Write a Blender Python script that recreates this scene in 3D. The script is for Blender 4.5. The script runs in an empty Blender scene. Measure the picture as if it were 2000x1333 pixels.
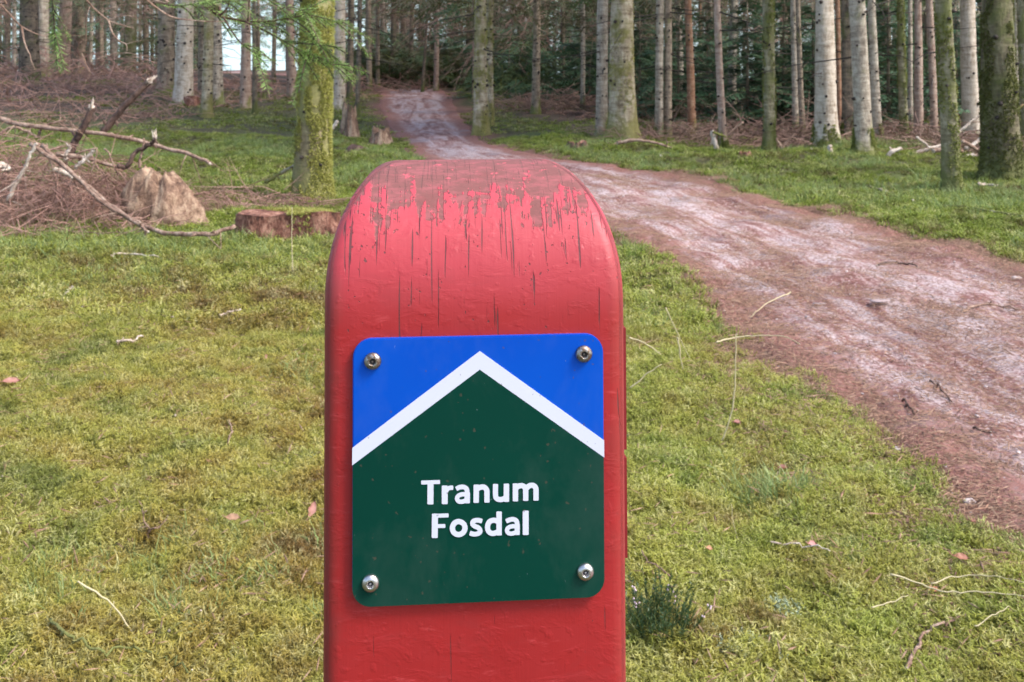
import bpy, math, random
import numpy as np
from mathutils import Vector, Matrix, Euler
random.seed(7); RNG = np.random.default_rng(7)
R = math.radians
S = bpy.context.scene
COL = S.collection
# ------------------------------------------------------------------ camera, sky, sun, exposure
F, HZ, CX, EYE = 2000.0, 120.0, 1000.0, 1.20        # focal in photo pixels, horizon row, centre column, eye height
cam = bpy.data.cameras.new('camera'); co = bpy.data.objects.new('camera', cam); COL.objects.link(co)
co.location = (0, 0, EYE); co.rotation_euler = (R(90), 0, 0)
cam.lens = 36; cam.sensor_width = 36; cam.shift_y = -(666.5-HZ)/2000.0
cam.clip_start = 0.02; cam.clip_end = 2000
cam.dof.use_dof = True; cam.dof.focus_distance = 0.56; cam.dof.aperture_fstop = 38
S.camera = co
SUN_EL, SUN_AZ = 52, 112          # behind the camera, a little to the left
w = bpy.data.worlds.new('World'); S.world = w; w.use_nodes = True
nt = w.node_tree; nt.nodes.clear()
sky = nt.nodes.new('ShaderNodeTexSky'); sky.sky_type = 'NISHITA'; sky.sun_disc = False
sky.sun_elevation = R(SUN_EL); sky.sun_rotation = R(SUN_AZ); sky.dust_density = 2.2; sky.air_density = 1.0; sky.ozone_density = 1.0
tc = nt.nodes.new('ShaderNodeTexCoord'); sx = nt.nodes.new('ShaderNodeSeparateXYZ'); cx_ = nt.nodes.new('ShaderNodeCombineXYZ')
mx = nt.nodes.new('ShaderNodeMath'); mx.operation = 'MAXIMUM'; mx.inputs[1].default_value = 0.09
nt.links.new(tc.outputs['Generated'], sx.inputs[0]); nt.links.new(sx.outputs[0], cx_.inputs[0]); nt.links.new(sx.outputs[1], cx_.inputs[1])
nt.links.new(sx.outputs[2], mx.inputs[0]); nt.links.new(mx.outputs[0], cx_.inputs[2]); nt.links.new(cx_.outputs[0], sky.inputs[0])
bg = nt.nodes.new('ShaderNodeBackground'); bg.inputs[1].default_value = 0.15
wo = nt.nodes.new('ShaderNodeOutputWorld'); nt.links.new(sky.outputs[0], bg.inputs[0]); nt.links.new(bg.outputs[0], wo.inputs[0])
sl = bpy.data.lights.new('sun', 'SUN'); sl.energy = 1.9; sl.angle = R(17); sl.color = (1, .965, .91)
so = bpy.data.objects.new('sun', sl); COL.objects.link(so)
_az = R(SUN_AZ); _el = R(SUN_EL)
sd = Vector((math.sin(_az)*math.cos(_el), math.cos(_az)*math.cos(_el), math.sin(_el)))
so.rotation_euler = (-sd).to_track_quat('-Z', 'Y').to_euler(); so.location = sd*20
S.view_settings.view_transform = 'Standard'; S.view_settings.look = 'None'; S.view_settings.gamma = 1
S.view_settings.exposure = 1.18
S.cycles.max_bounces = 6; S.cycles.diffuse_bounces = 3; S.cycles.glossy_bounces = 2; S.cycles.transmission_bounces = 3

# ------------------------------------------------------------------ helpers
def tag(o, label=None, cat=None, group=None, kind=None):
    if label: o['label'] = label
    if cat: o['category'] = cat
    if group: o['group'] = group
    if kind: o['kind'] = kind
    return o
def empty(name, loc=(0, 0, 0), rz=0):
    o = bpy.data.objects.new(name, None); COL.objects.link(o); o.location = loc; o.rotation_euler = (0, 0, rz)
    o.empty_display_size = .1
    return o
def link(name, me, parent=None):
    o = bpy.data.objects.new(name, me); COL.objects.link(o)
    if parent: o.parent = parent
    return o
class MB:
    def __init__(s): s.v = []; s.f = []; s.m = []; s.a = []; s.uv = []
    def add(s, vs, fs, mi=0, a=0.0):
        b = len(s.v); s.v.extend(vs)
        s.a.extend(a if isinstance(a, list) else [a]*len(vs))
        for f in fs: s.f.append(tuple(i+b for i in f)); s.m.append(mi)
    def tube(s, pts, rad, n=5, mi=0, a0=0.0, cap=True, capmi=None):
        pts = [Vector(p) for p in pts]; vs = []; fs = []; av = []
        up = Vector((.13, .31, .94)).normalized()
        for i, p in enumerate(pts):
            t = (pts[min(i+1, len(pts)-1)]-pts[max(i-1, 0)]).normalized()
            u = t.cross(up)
            if u.length < .05: u = t.cross(Vector((1, 0, 0)))
            u.normalize(); v = t.cross(u)
            r = rad[i] if isinstance(rad, (list, tuple)) else rad
            for k in range(n):
                q = 2*math.pi*k/n
                vs.append(p+u*(math.cos(q)*r)+v*(math.sin(q)*r)); av.append(a0)
        for i in range(len(pts)-1):
            for k in range(n):
                fs.append((i*n+k, i*n+(k+1) % n, (i+1)*n+(k+1) % n, (i+1)*n+k))
        s.add(vs, fs, mi, av)
        if cap:
            b = len(s.v)-len(vs)
            s.f.append(tuple(b+k for k in range(n))[::-1]); s.m.append(mi if capmi is None else capmi)
            s.f.append(tuple(b+(len(pts)-1)*n+k for k in range(n))); s.m.append(mi if capmi is None else capmi)
    def box(s, c, d, mi=0):
        x, y, z = c; a, b, e = d[0]/2, d[1]/2, d[2]/2
        vs = [Vector((x+i*a, y+j*b, z+k*e)) for i in (-1, 1) for j in (-1, 1) for k in (-1, 1)]
        s.add(vs, [(0, 1, 3, 2), (4, 6, 7, 5), (0, 4, 5, 1), (2, 3, 7, 6), (0, 2, 6, 4), (1, 5, 7, 3)], mi)
    def mesh(s, name, mats, smooth=True):
        me = bpy.data.meshes.new(name); me.from_pydata([tuple(v) for v in s.v], [], s.f)
        for m in mats: me.materials.append(m)
        me.polygons.foreach_set('material_index', s.m)
        if smooth: me.polygons.foreach_set('use_smooth', [True]*len(s.f))
        at = me.attributes.new('tip', 'FLOAT', 'POINT'); at.data.foreach_set('value', [float(q) for q in s.a])
        me.update(); return me
    def build(s, name, mats, parent=None, smooth=True):
        return link(name, s.mesh(name, mats if isinstance(mats, list) else [mats], smooth), parent)
def spline(pts, n=6):
    P = [Vector(p) for p in pts]; out = []
    for i in range(len(P)-1):
        p0 = P[max(i-1, 0)]; p1 = P[i]; p2 = P[i+1]; p3 = P[min(i+2, len(P)-1)]
        for k in range(n):
            t = k/n
            out.append(.5*((2*p1)+(p2-p0)*t+(2*p0-5*p1+4*p2-p3)*t*t+(3*p1-p0-3*p2+p3)*t**3))
    out.append(P[-1]); return out

# noise in numpy
def _h(ix, iy, s):
    n = (ix*374761393+iy*668265263+s*974634777) & 0xffffffff
    n = ((n ^ (n >> 13))*1274126177) & 0xffffffff
    return ((n ^ (n >> 16)) & 0xffff)/65535.0
def vn(x, y, s=0):
    x = np.asarray(x, float); y = np.asarray(y, float)
    ix = np.floor(x).astype(np.int64); iy = np.floor(y).astype(np.int64); fx = x-ix; fy = y-iy
    fx = fx*fx*(3-2*fx); fy = fy*fy*(3-2*fy)
    return (_h(ix, iy, s)*(1-fx)*(1-fy)+_h(ix+1, iy, s)*fx*(1-fy)+_h(ix, iy+1, s)*(1-fx)*fy+_h(ix+1, iy+1, s)*fx*fy)*2-1
def fbm(x, y, s=0, o=3):
    r = 0; a = 1; t = 0
    for i in range(o): r = r+a*vn(x*2**i, y*2**i, s+i*17); t += a; a *= .5
    return r/t
def sst(a, b, x):
    t = np.clip((x-a)/(b-a), 0, 1); return t*t*(3-2*t)
def segdist(x, y, ax, ay, bx, by):
    dx, dy = bx-ax, by-ay; t = np.clip(((x-ax)*dx+(y-ay)*dy)/(dx*dx+dy*dy), 0, 1)
    return np.hypot(x-ax-t*dx, y-ay-t*dy)

# path: pairs of edge points (left, right) walking away from the camera
PL = [((1.35, -2), (3.7, -2.2)), ((1.30, .5), (3.6, .5)), ((1.22, 2.5), (3.45, 2.6)), ((1.16, 4.1), (3.3, 4.6)), ((.97, 5.7), (3.0, 6.3)), ((.72, 7.1), (2.5, 8.1)),
      ((.15, 9.2), (1.55, 10.9)), ((-.5, 11.2), (.35, 12.7)), ((-1.15, 13.4), (-.30, 14.3)), ((-1.74, 16.5), (-.78, 17.2)),
      ((-2.7, 22), (-1.45, 23)), ((-3.8, 30), (-2.35, 31)), ((-5.4, 36), (-4.2, 38)), ((-9, 41), (-8.6, 44)), ((-16, 44), (-16, 47))]
LE = spline([(a[0], a[1], 0) for a, b in PL], 10); RE = spline([(b[0], b[1], 0) for a, b in PL], 10)
PC = [((a+b)/2) for a, b in zip(LE, RE)]; PW = [((a-b).length/2) for a, b in zip(LE, RE)]
def pathq(x, y):
    """distance outside the path edge (negative inside)"""
    x = np.asarray(x, float); y = np.asarray(y, float); best = np.full(x.shape, 1e9)
    for i in range(0, len(PC)-1):
        a, b = PC[i], PC[i+1]; dx, dy = b.x-a.x, b.y-a.y
        t = np.clip(((x-a.x)*dx+(y-a.y)*dy)/(dx*dx+dy*dy), 0, 1)
        d = np.hypot(x-a.x-t*dx, y-a.y-t*dy)-(PW[i]*(1-t)+PW[i+1]*t)
        best = np.minimum(best, d)
    return best+.10*fbm(x*1.7, y*1.1, 91, 3)
def h0(x, y):
    z = .36*sst(13, 31, y)*(1-.5*sst(0, 8, x))
    z = z-np.where(y > 55, (y-55)*.055, 0)*(y > 55)
    z = z+.35*sst(-3, -12, x)*sst(8, 24, y)
    return z
def pathd(x, y):
    d = np.full(np.shape(x), 9.)
    for i in range(0, len(PC)-1, 6):
        a, b = PC[i], PC[min(i+6, len(PC)-1)]; d = np.minimum(d, segdist(x, y, a.x, a.y, b.x, b.y))
    return d
def h(x, y):
    x = np.asarray(x, float); y = np.asarray(y, float)
    near = 1-sst(9, 22, y)
    z = h0(x, y)+.045*fbm(x/1.1, y/1.1, 3, 2)+.042*fbm(x/.30, y/.30, 5, 3)*near+.012*fbm(x/.11, y/.11, 6, 1)*(1-sst(3, 6, y))+.05*np.maximum(0, fbm(x/.7, y/.7, 15, 2))*sst(6, 9, y)*near+.16*np.maximum(0, fbm(x/1.5, y/1.5, 19, 3)-.05)*sst(8, 12, y)*sst(.5, 1.5, pathd(x, y))+.06*fbm(x/3, y/3, 8, 2)*sst(6, 14, y)
    # mossy bank right of the path
    d = segdist(x, y, .6, 14.6, 2.1, 13.2); z = z+.03*np.exp(-(d/.5)**2)
    d = segdist(x, y, 2.2, 12.9, 9, 10.2); z = z+.055*np.exp(-(d/.55)**2)*(1+1.2*fbm(x*1.6, y*1.6, 21, 2))
    d = segdist(x, y, -1.5, 11.0, -2.2, 13.2); z = z+.10*np.exp(-(d/.5)**2)
    return z
def hf(x, y): return float(h(np.array([x]), np.array([y]))[0])
_Y = np.concatenate([np.arange(1.2, 30, .02), np.arange(30, 90, .1)])
def at(px, py, lift=0):
    """world point on the ground seen at photo pixel (px, py)"""
    X = (px-CX)/F*_Y; Z = EYE-(py-HZ)/F*_Y
    hh = h(X, _Y); i = int(np.argmax(Z <= hh)) if (Z <= hh).any() else len(_Y)-1
    return Vector((X[i], _Y[i], hh[i]+lift))
def P3(px, py, Y): return Vector(((px-CX)/F*Y, Y, EYE-(py-HZ)/F*Y))

# ------------------------------------------------------------------ material helpers
def N(t, typ, **k):
    n = t.nodes.new(typ)
    for a, b in k.items(): setattr(n, a, b)
    return n
def mat(name):
    m = bpy.data.materials.new(name); m.use_nodes = True; t = m.node_tree; b = t.nodes['Principled BSDF']; return m, t, b
def L(t, a, b): t.links.new(a, b)
def noise(t, vec, scale, detail=3, rough=.55, dist=0, stretch=None):
    if stretch:
        mp = N(t, 'ShaderNodeMapping'); mp.inputs['Scale'].default_value = stretch; L(t, vec, mp.inputs[0]); vec = mp.outputs[0]
    n = N(t, 'ShaderNodeTexNoise'); L(t, vec, n.inputs['Vector'])
    n.inputs['Scale'].default_value = scale; n.inputs['Detail'].default_value = detail; n.inputs['Roughness'].default_value = rough; n.inputs['Distortion'].default_value = dist
    return n.outputs['Fac']
def ramp(t, fac, stops, interp='LINEAR'):
    r = N(t, 'ShaderNodeValToRGB'); r.color_ramp.interpolation = interp; L(t, fac, r.inputs[0]); e = r.color_ramp.elements
    while len(e) > 1: e.remove(e[-1])
    e[0].position = stops[0][0]; e[0].color = tuple(stops[0][1])+(1,) if len(stops[0][1]) == 3 else stops[0][1]
    for p, c in stops[1:]:
        q = e.new(p); q.color = tuple(c)+(1,)
    return r.outputs[0]
def bw(t, fac, a, b):
    mr = N(t, 'ShaderNodeMapRange'); L(t, fac, mr.inputs[0]); mr.inputs[1].default_value = a; mr.inputs[2].default_value = b; return mr.outputs[0]
def mix(t, f, a, b, bt='MIX'):
    m = N(t, 'ShaderNodeMix', data_type='RGBA', blend_type=bt)
    if isinstance(f, (int, float)): m.inputs[0].default_value = f
    else: L(t, f, m.inputs[0])
    for i, c in ((6, a), (7, b)):
        if isinstance(c, (tuple, list)): m.inputs[i].default_value = tuple(c)+(1,)
        else: L(t, c, m.inputs[i])
    return m.outputs[2]
def mth(t, op, a, b=None):
    m = N(t, 'ShaderNodeMath', operation=op)
    for i, c in ((0, a), (1, b)):
        if c is None: continue
        if isinstance(c, (int, float)): m.inputs[i].default_value = c
        else: L(t, c, m.inputs[i])
    return m.outputs[0]
def bump(t, b, hgt, strength=.5, dist=.01):
    n = N(t, 'ShaderNodeBump'); n.inputs['Strength'].default_value = strength; n.inputs['Distance'].default_value = dist
    L(t, hgt, n.inputs['Height']); L(t, n.outputs[0], b.inputs['Normal']); return n
def posn(t): return N(t, 'ShaderNodeNewGeometry').outputs['Position']
def objc(t): return N(t, 'ShaderNodeTexCoord').outputs['Object']
def attr(t, name): return N(t, 'ShaderNodeAttribute', attribute_name=name).outputs['Fac']
def orand(t): return N(t, 'ShaderNodeObjectInfo').outputs['Random']
def simple(name, col, rough=.6, metal=0):
    m, t, b = mat(name); b.inputs['Base Color'].default_value = tuple(col)+(1,); b.inputs['Roughness'].default_value = rough; b.inputs['Metallic'].default_value = metal
    return m
def translucent(t, b, colsock, f=.35):
    tr = N(t, 'ShaderNodeBsdfTranslucent'); L(t, colsock, tr.inputs[0]); ms = N(t, 'ShaderNodeMixShader'); ms.inputs[0].default_value = f
    out = t.nodes['Material Output']; L(t, b.outputs[0], ms.inputs[1]); L(t, tr.outputs[0], ms.inputs[2]); L(t, ms.outputs[0], out.inputs[0])

def m_moss():
    m, t, b = mat('moss'); p = posn(t)
    big = noise(t, p, .9, 3, .6); mid = noise(t, p, 5, 3, .6)
    s = N(t, 'ShaderNodeSeparateXYZ'); L(t, p, s.inputs[0])
    far = bw(t, s.outputs[1], 4.0, 7.5)
    near = ramp(t, mix(t, .5, big, mid), [(.385, (0.322, 0.185, 0.041)), (.43, (0.537, 0.391, 0.075)), (.485, (0.709, 0.597, 0.123)), (.55, (0.644, 0.619, 0.116)), (.62, (0.365, 0.413, 0.075))])
    nr = ramp(t, mix(t, .5, big, mid), [(.385, (0.386, 0.271, 0.062)), (.42, (0.601, 0.543, 0.102)), (.485, (0.644, 0.652, 0.116)), (.55, (0.537, 0.597, 0.096)), (.62, (0.301, 0.402, 0.068))])
    near = mix(t, bw(t, s.outputs[0], -.4, .4), near, nr)
    fr = ramp(t, mix(t, .5, big, mid), [(.395, (0.215, 0.162, 0.041)), (.44, (0.322, 0.337, 0.055)), (.50, (0.365, 0.500, 0.062)), (.56, (0.494, 0.587, 0.081)), (.63, (0.172, 0.326, 0.047))])
    c = mix(t, far, near, fr)
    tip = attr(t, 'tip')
    c = mix(t, mth(t, 'POWER', tip, 2.2), mix(t, .85, c, (.03, .018, .008)), c)  # brown stem bases, darkened further to paint the shade in the gaps
    r = orand(t)
    c = mix(t, bw(t, r, .62, 1.0), c, mix(t, .55, c, (.68, .62, .30)))
    c = mix(t, bw(t, r, .30, 0.0), c, mix(t, .6, c, (.08, .07, .02)))
    L(t, c, b.inputs['Base Color']); b.inputs['Roughness'].default_value = .5; b.inputs['Specular IOR Level'].default_value = .4
    translucent(t, b, c, .3); return m
def m_needle(name, a, c_, tipc=None):
    m, t, b = mat(name); r = orand(t); p = posn(t)
    c = mix(t, noise(t, p, 1.5, 2), a, c_)
    if tipc: c = mix(t, attr(t, 'tip'), c, tipc)
    c = mix(t, mth(t, 'MULTIPLY', r, .4), c, (.02, .035, .015))
    L(t, c, b.inputs['Base Color']); b.inputs['Roughness'].default_value = .5; translucent(t, b, c, .25); return m
def m_ground():
    m, t, b = mat('forest_floor'); p = posn(t)
    n1 = noise(t, p, .5, 4, .6); n2 = noise(t, p, 4, 4, .6); n3 = noise(t, p, 45, 3, .6)
    g = ramp(t, mix(t, .45, n1, n2), [(.36, (.05, .033, .02)), (.47, (.075, .07, .02)), (.56, (.10, .12, .025)), (.68, (.07, .10, .02))])
    lit = ramp(t, n3, [(.3, (.10, .045, .03)), (.55, (.24, .11, .075)), (.75, (.38, .22, .16))])
    c = mix(t, attr(t, 'litter'), g, lit)
    br = ramp(t, n2, [(.3, (.05, .03, .022)), (.6, (.13, .08, .06))])
    c = mix(t, attr(t, 'forest'), c, br)
    c = mix(t, mth(t, 'MULTIPLY', n3, .6), c, mix(t, .6, c, (.03, .025, .015)))
    L(t, c, b.inputs['Base Color']); b.inputs['Roughness'].default_value = .9
    bump(t, b, mix(t, .5, n3, n2), .9, .03); return m
def m_path():
    m, t, b = mat('sandy_path'); uv = N(t, 'ShaderNodeUVMap').outputs[0]; p = posn(t)
    st = noise(t, uv, 1, 4, .62, 1.2, (.50, 3.4, 1)); st2 = noise(t, uv, 1, 4, .65, .8, (2.2, 9, 1)); fine = noise(t, p, 60, 4, .7); md = noise(t, p, 8, 4, .65)
    s = mix(t, .38, st, st2); s = mix(t, .22, s, md)
    c = ramp(t, s, [(.40, (.13, .05, .04)), (.46, (.25, .11, .09)), (.495, (.36, .22, .20)), (.545, (.47, .36, .35)), (.66, (.54, .45, .46))])
    c = mix(t, bw(t, fine, .50, .58), c, mix(t, .7, c, (.14, .05, .04)))
    c = mix(t, bw(t, fine, .45, .38), c, mix(t, .6, c, (.62, .50, .48)))
    ed = attr(t, 'edge')
    ef = bw(t, mth(t, 'ADD', mth(t, 'ADD', ed, .10), mth(t, 'MULTIPLY', mth(t, 'SUBTRACT', md, .5), 1.3)), .55, .95)
    c = mix(t, ef, c, ramp(t, fine, [(.3, (.12, .045, .03)), (.5, (.24, .10, .075)), (.7, (.40, .22, .18))]))
    gr = bw(t, noise(t, p, 1.6, 2), .6, .66); c = mix(t, mth(t, 'MULTIPLY', gr, .5), c, (.23, .20, .22))
    L(t, c, b.inputs['Base Color']); b.inputs['Roughness'].default_value = .85
    bump(t, b, mix(t, .5, fine, mix(t, .5, md, st2)), .8, .02); return m
def m_bark(name, c1, c2, c3, moss=0.0, mossc=(.20, .22, .035), zmoss=0.0, k=1.0, rz=4.5):
    m, t, b = mat(name); p = objc(t)
    n1 = noise(t, p, 3*k, 3, .6); fine = noise(t, p, 11*k, 5, .75, .6, (1, 1, .35)); ring = noise(t, p, 5*k, 5, .75, .5, (1, 1, rz)); n2 = noise(t, p, 26*k, 3, .7)
    c = ramp(t, mix(t, .5, fine, ring), [(.39, c1), (.49, c2), (.58, c3)])
    c = mix(t, bw(t, n2, .56, .68), c, mix(t, .55, c, c1))
    c = mix(t, bw(t, n1, .55, .7), c, mix(t, .5, c, c3))
    mm = noise(t, p, 2.2, 4, .65, .3)
    s = N(t, 'ShaderNodeSeparateXYZ'); L(t, p, s.inputs[0])
    low = bw(t, s.outputs[2], .55, -.05)
    f = mth(t, 'ADD', mm, mth(t, 'ADD', moss*.35-.17, mth(t, 'MULTIPLY', low, .28+zmoss)))
    c = mix(t, mth(t, 'MULTIPLY', bw(t, f, .47, .60), .9), c, mix(t, n2, mossc, tuple(q*.35 for q in mossc)))
    L(t, c, b.inputs['Base Color']); b.inputs['Roughness'].default_value = .88
    bump(t, b, mix(t, .5, fine, mix(t, .5, ring, n2)), .9, .03); return m
M = {}
M['moss'] = m_moss()
M['grass'] = m_needle('grass_blade', (.12, .25, .06), (.24, .38, .10), (.40, .45, .16))
M['needle'] = m_needle('spruce_needle', (.06, .10, .04), (.11, .15, .055), (.14, .20, .07))
M['needle_dark'] = m_needle('bluish_spruce_needle', (.085, .165, .09), (.13, .235, .11))  # bluish green needle tone of the understorey and distant sprays
M['needle_olive'] = m_needle('olive_spruce_needle', (.13, .12, .06), (.20, .17, .09))
M['needle_fresh'] = m_needle('fresh_spruce_needle', (.14, .32, .08), (.22, .42, .13), (.60, .66, .16))
M['ground'] = m_ground(); M['path'] = m_path()
M['grey'] = m_bark('grey_bark', (.15, .115, .085), (.34, .275, .21), (.52, .445, .35), .2)
M['pale'] = m_bark('pale_bark', (.27, .20, .14), (.48, .39, .30), (.62, .53, .43), .12)
M['brown'] = m_bark('brown_bark', (.12, .085, .06), (.25, .185, .13), (.38, .30, .215), .25)
M['dark'] = m_bark('dark_bark', (.06, .045, .033), (.14, .105, .075), (.25, .19, .13), .3, (.13, .15, .03))
M['orange'] = m_bark('orange_bark', (.15, .07, .035), (.27, .13, .07), (.36, .22, .14), .15)
M['red'] = m_bark('red_bark', (.19, .11, .08), (.33, .22, .165), (.44, .33, .26), .1)
M['mossy'] = m_bark('mossy_bark', (.15, .105, .06), (.34, .265, .17), (.52, .44, .31), .45, (.27, .24, .06))
M['verymossy'] = m_bark('thick_mossy_bark', (.12, .09, .045), (.24, .19, .10), (.40, .33, .18), .65, (.33, .31, .10))
M['greenmossy'] = m_bark('green_mossy_bark', (.09, .07, .04), (.20, .17, .095), (.34, .30, .20), .5, (.19, .20, .05))
M['furrowed'] = m_bark('furrowed_mossy_bark', (.05, .038, .022), (.13, .105, .055), (.24, .205, .12), .42, (.15, .16, .04), k=1.3)
M['knot'] = simple('bark_knot', (.035, .025, .02), .9)
M['deadwood'] = m_bark('dead_wood', (.14, .075, .05), (.28, .17, .12), (.44, .31, .235), -.3, zmoss=-.28, k=2.5, rz=.6)
M['darkwood'] = m_bark('dark_branch_bark', (.04, .022, .017), (.10, .055, .04), (.20, .12, .09), -.3, zmoss=-.28, k=2.5, rz=.6)
M['palewood'] = m_bark('bare_pale_wood', (.38, .27, .20), (.58, .46, .37), (.74, .64, .54), -.5, zmoss=-.28, k=2.5, rz=.6)
M['redbark'] = m_bark('flaky_red_bark', (.05, .02, .014), (.20, .075, .048), (.42, .22, .15), -.3, zmoss=-.2, k=3.0, rz=.8)
M['tanwood'] = m_bark('torn_tan_wood', (.07, .035, .022), (.24, .14, .09), (.46, .32, .215), .12, (.10, .045, .028), zmoss=-.20, k=1.7, rz=.6)
M['twig'] = m_needle('dry_twig', (.42, .22, .17), (.62, .39, .31)); M['twig2'] = m_needle('brown_dry_twig', (.25, .135, .095), (.42, .27, .19))
M['straw'] = simple('dry_straw', (.55, .46, .27), .6)

# ------------------------------------------------------------------ ground
def axis(lo, a, b, step, hi):
    c = list(np.arange(a, b, step)); s = step; v = a
    L_ = []
    while v > lo: s *= 1.13; v -= s; L_.append(v)
    s = step; v = c[-1]; R_ = []
    while v < hi: s *= 1.13; v += s; R_.append(v)
    return np.array(L_[::-1]+c+R_)
xs = axis(-420, -5, 6, .055, 420); ys = axis(-60, 1.2, 15, .055, 420)
GX, GY = np.meshgrid(xs, ys); q = pathq(GX, GY)
GZ = h(GX, GY)-.055*sst(.02, -.10, q)
nx, ny = len(xs), len(ys)
def gridmesh(name, X, Y, Z, attrs, m, uv=None):
    ny, nx = X.shape
    me = bpy.data.meshes.new(name); V = np.stack([X, Y, Z], -1).reshape(-1, 3)
    i = np.arange((ny-1)*(nx-1)); r = i//(nx-1); c = i % (nx-1); a = r*nx+c
    Fq = np.stack([a, a+1, a+nx+1, a+nx], -1).astype(np.int32)
    me.vertices.add(len(V)); me.vertices.foreach_set('co', V.ravel())
    me.loops.add(Fq.size); me.loops.foreach_set('vertex_index', Fq.ravel())
    me.polygons.add(len(Fq)); me.polygons.foreach_set('loop_start', np.arange(len(Fq))*4)
    me.polygons.foreach_set('use_smooth', [True]*len(Fq))
    me.update(calc_edges=True)
    for k, v in attrs.items():
        at_ = me.attributes.new(k, 'FLOAT', 'POINT'); at_.data.foreach_set('value', np.asarray(v, float).ravel())
    if uv is not None:
        u = me.uv_layers.new(name='UVMap'); u.data.foreach_set('uv', uv.reshape(-1, 2)[Fq.ravel()].ravel())
    me.materials.append(m); return link(name, me)
def litf(x, y, q):
    return np.clip(sst(.5, .0, q+.25*fbm(x*2.2, y*2.2, 40, 3)), 0, 1)
g = gridmesh('ground', GX, GY, GZ, {'litter': litf(GX, GY, q), 'forest': sst(0, 6.5, GY-12.5-6*sst(2, -2, GX)*sst(-10, -7, GX)+1.5*fbm(GX/2, GY/2, 33, 3))*sst(.5, 2.0, q+.4)*.85}, M['ground'])
tag(g, kind='structure')
# path sheet with ruts
nu, nv = len(PC), 61
C2 = spline([tuple(c) for c in PC], 4); W2 = np.interp(np.linspace(0, len(PW)-1, len(C2)), np.arange(len(PW)), PW)
PXa = np.zeros((len(C2), nv)); PYa = PXa.copy(); UVp = np.zeros((len(C2), nv, 2)); VV = np.linspace(-1.35, 1.35, nv); acc = 0
for i, c in enumerate(C2):
    a = C2[max(i-1, 0)]; b = C2[min(i+1, len(C2)-1)]; t = (b-a).normalized(); nrm = Vector((t.y, -t.x, 0))
    if i: acc += (c-C2[i-1]).length
    PXa[i] = c.x+nrm.x*VV*W2[i]; PYa[i] = c.y+nrm.y*VV*W2[i]; UVp[i, :, 0] = acc; UVp[i, :, 1] = VV*W2[i]
pq = pathq(PXa, PYa)
lat = UVp[:, :, 1]
rut = -.018*np.exp(-((lat+.45)/.22)**2)-.018*np.exp(-((lat-.55)/.22)**2)+.012*fbm(UVp[:, :, 0]*.8, lat*3, 61, 3)+.006*fbm(PXa*6, PYa*6, 65, 2)
PZa = h(PXa, PYa)+.004+rut*sst(0, -.3, pq)-.075*sst(.0, .12, pq)
p = gridmesh('path', PXa, PYa, PZa, {'edge': sst(-.55, .0, pq)}, M['path'], UVp); tag(p, kind='structure')

# ------------------------------------------------------------------ scattering by geometry nodes
def scatter(name, P, rot, scl, idx, sources, label, cat=None):
    me = bpy.data.meshes.new(name); me.vertices.add(len(P)); me.vertices.foreach_set('co', np.asarray(P, float).ravel())
    a = me.attributes.new('rot', 'FLOAT_VECTOR', 'POINT'); a.data.foreach_set('vector', np.asarray(rot, float).ravel())
    a = me.attributes.new('scl', 'FLOAT', 'POINT'); a.data.foreach_set('value', np.asarray(scl, float).ravel())
    a = me.attributes.new('idx', 'INT', 'POINT'); a.data.foreach_set('value', np.asarray(idx, np.int32).ravel())
    me.update(); o = link(name, me); tag(o, label, cat, kind='stuff')
    c = bpy.data.collections.new(name+'_pieces')
    for i, s in enumerate(sources):
        q = bpy.data.objects.new('%s_piece_%02d' % (name, i), s); c.objects.link(q)
    ng = bpy.data.node_groups.new(name, 'GeometryNodeTree')
    ng.interface.new_socket('Geometry', in_out='INPUT', socket_type='NodeSocketGeometry'); ng.interface.new_socket('Geometry', in_out='OUTPUT', socket_type='NodeSocketGeometry')
    gi = N(ng, 'NodeGroupInput'); go = N(ng, 'NodeGroupOutput'); ip = N(ng, 'GeometryNodeInstanceOnPoints'); ci = N(ng, 'GeometryNodeCollectionInfo')
    ci.inputs['Collection'].default_value = c; ci.inputs['Separate Children'].default_value = True; ci.inputs['Reset Children'].default_value = True
    def na(nm, ty):
        n = N(ng, 'GeometryNodeInputNamedAttribute', data_type=ty); n.inputs['Name'].default_value = nm; return n.outputs[0]
    L(ng, gi.outputs[0], ip.inputs['Points']); L(ng, ci.outputs[0], ip.inputs['Instance']); ip.inputs['Pick Instance'].default_value = True
    L(ng, na('idx', 'INT'), ip.inputs['Instance Index']); L(ng, na('rot', 'FLOAT_VECTOR'), ip.inputs['Rotation']); L(ng, na('scl', 'FLOAT'), ip.inputs['Scale'])
    L(ng, ip.outputs[0], go.inputs[0])
    md = o.modifiers.new('scatter', 'NODES'); md.node_group = ng; return o
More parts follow.
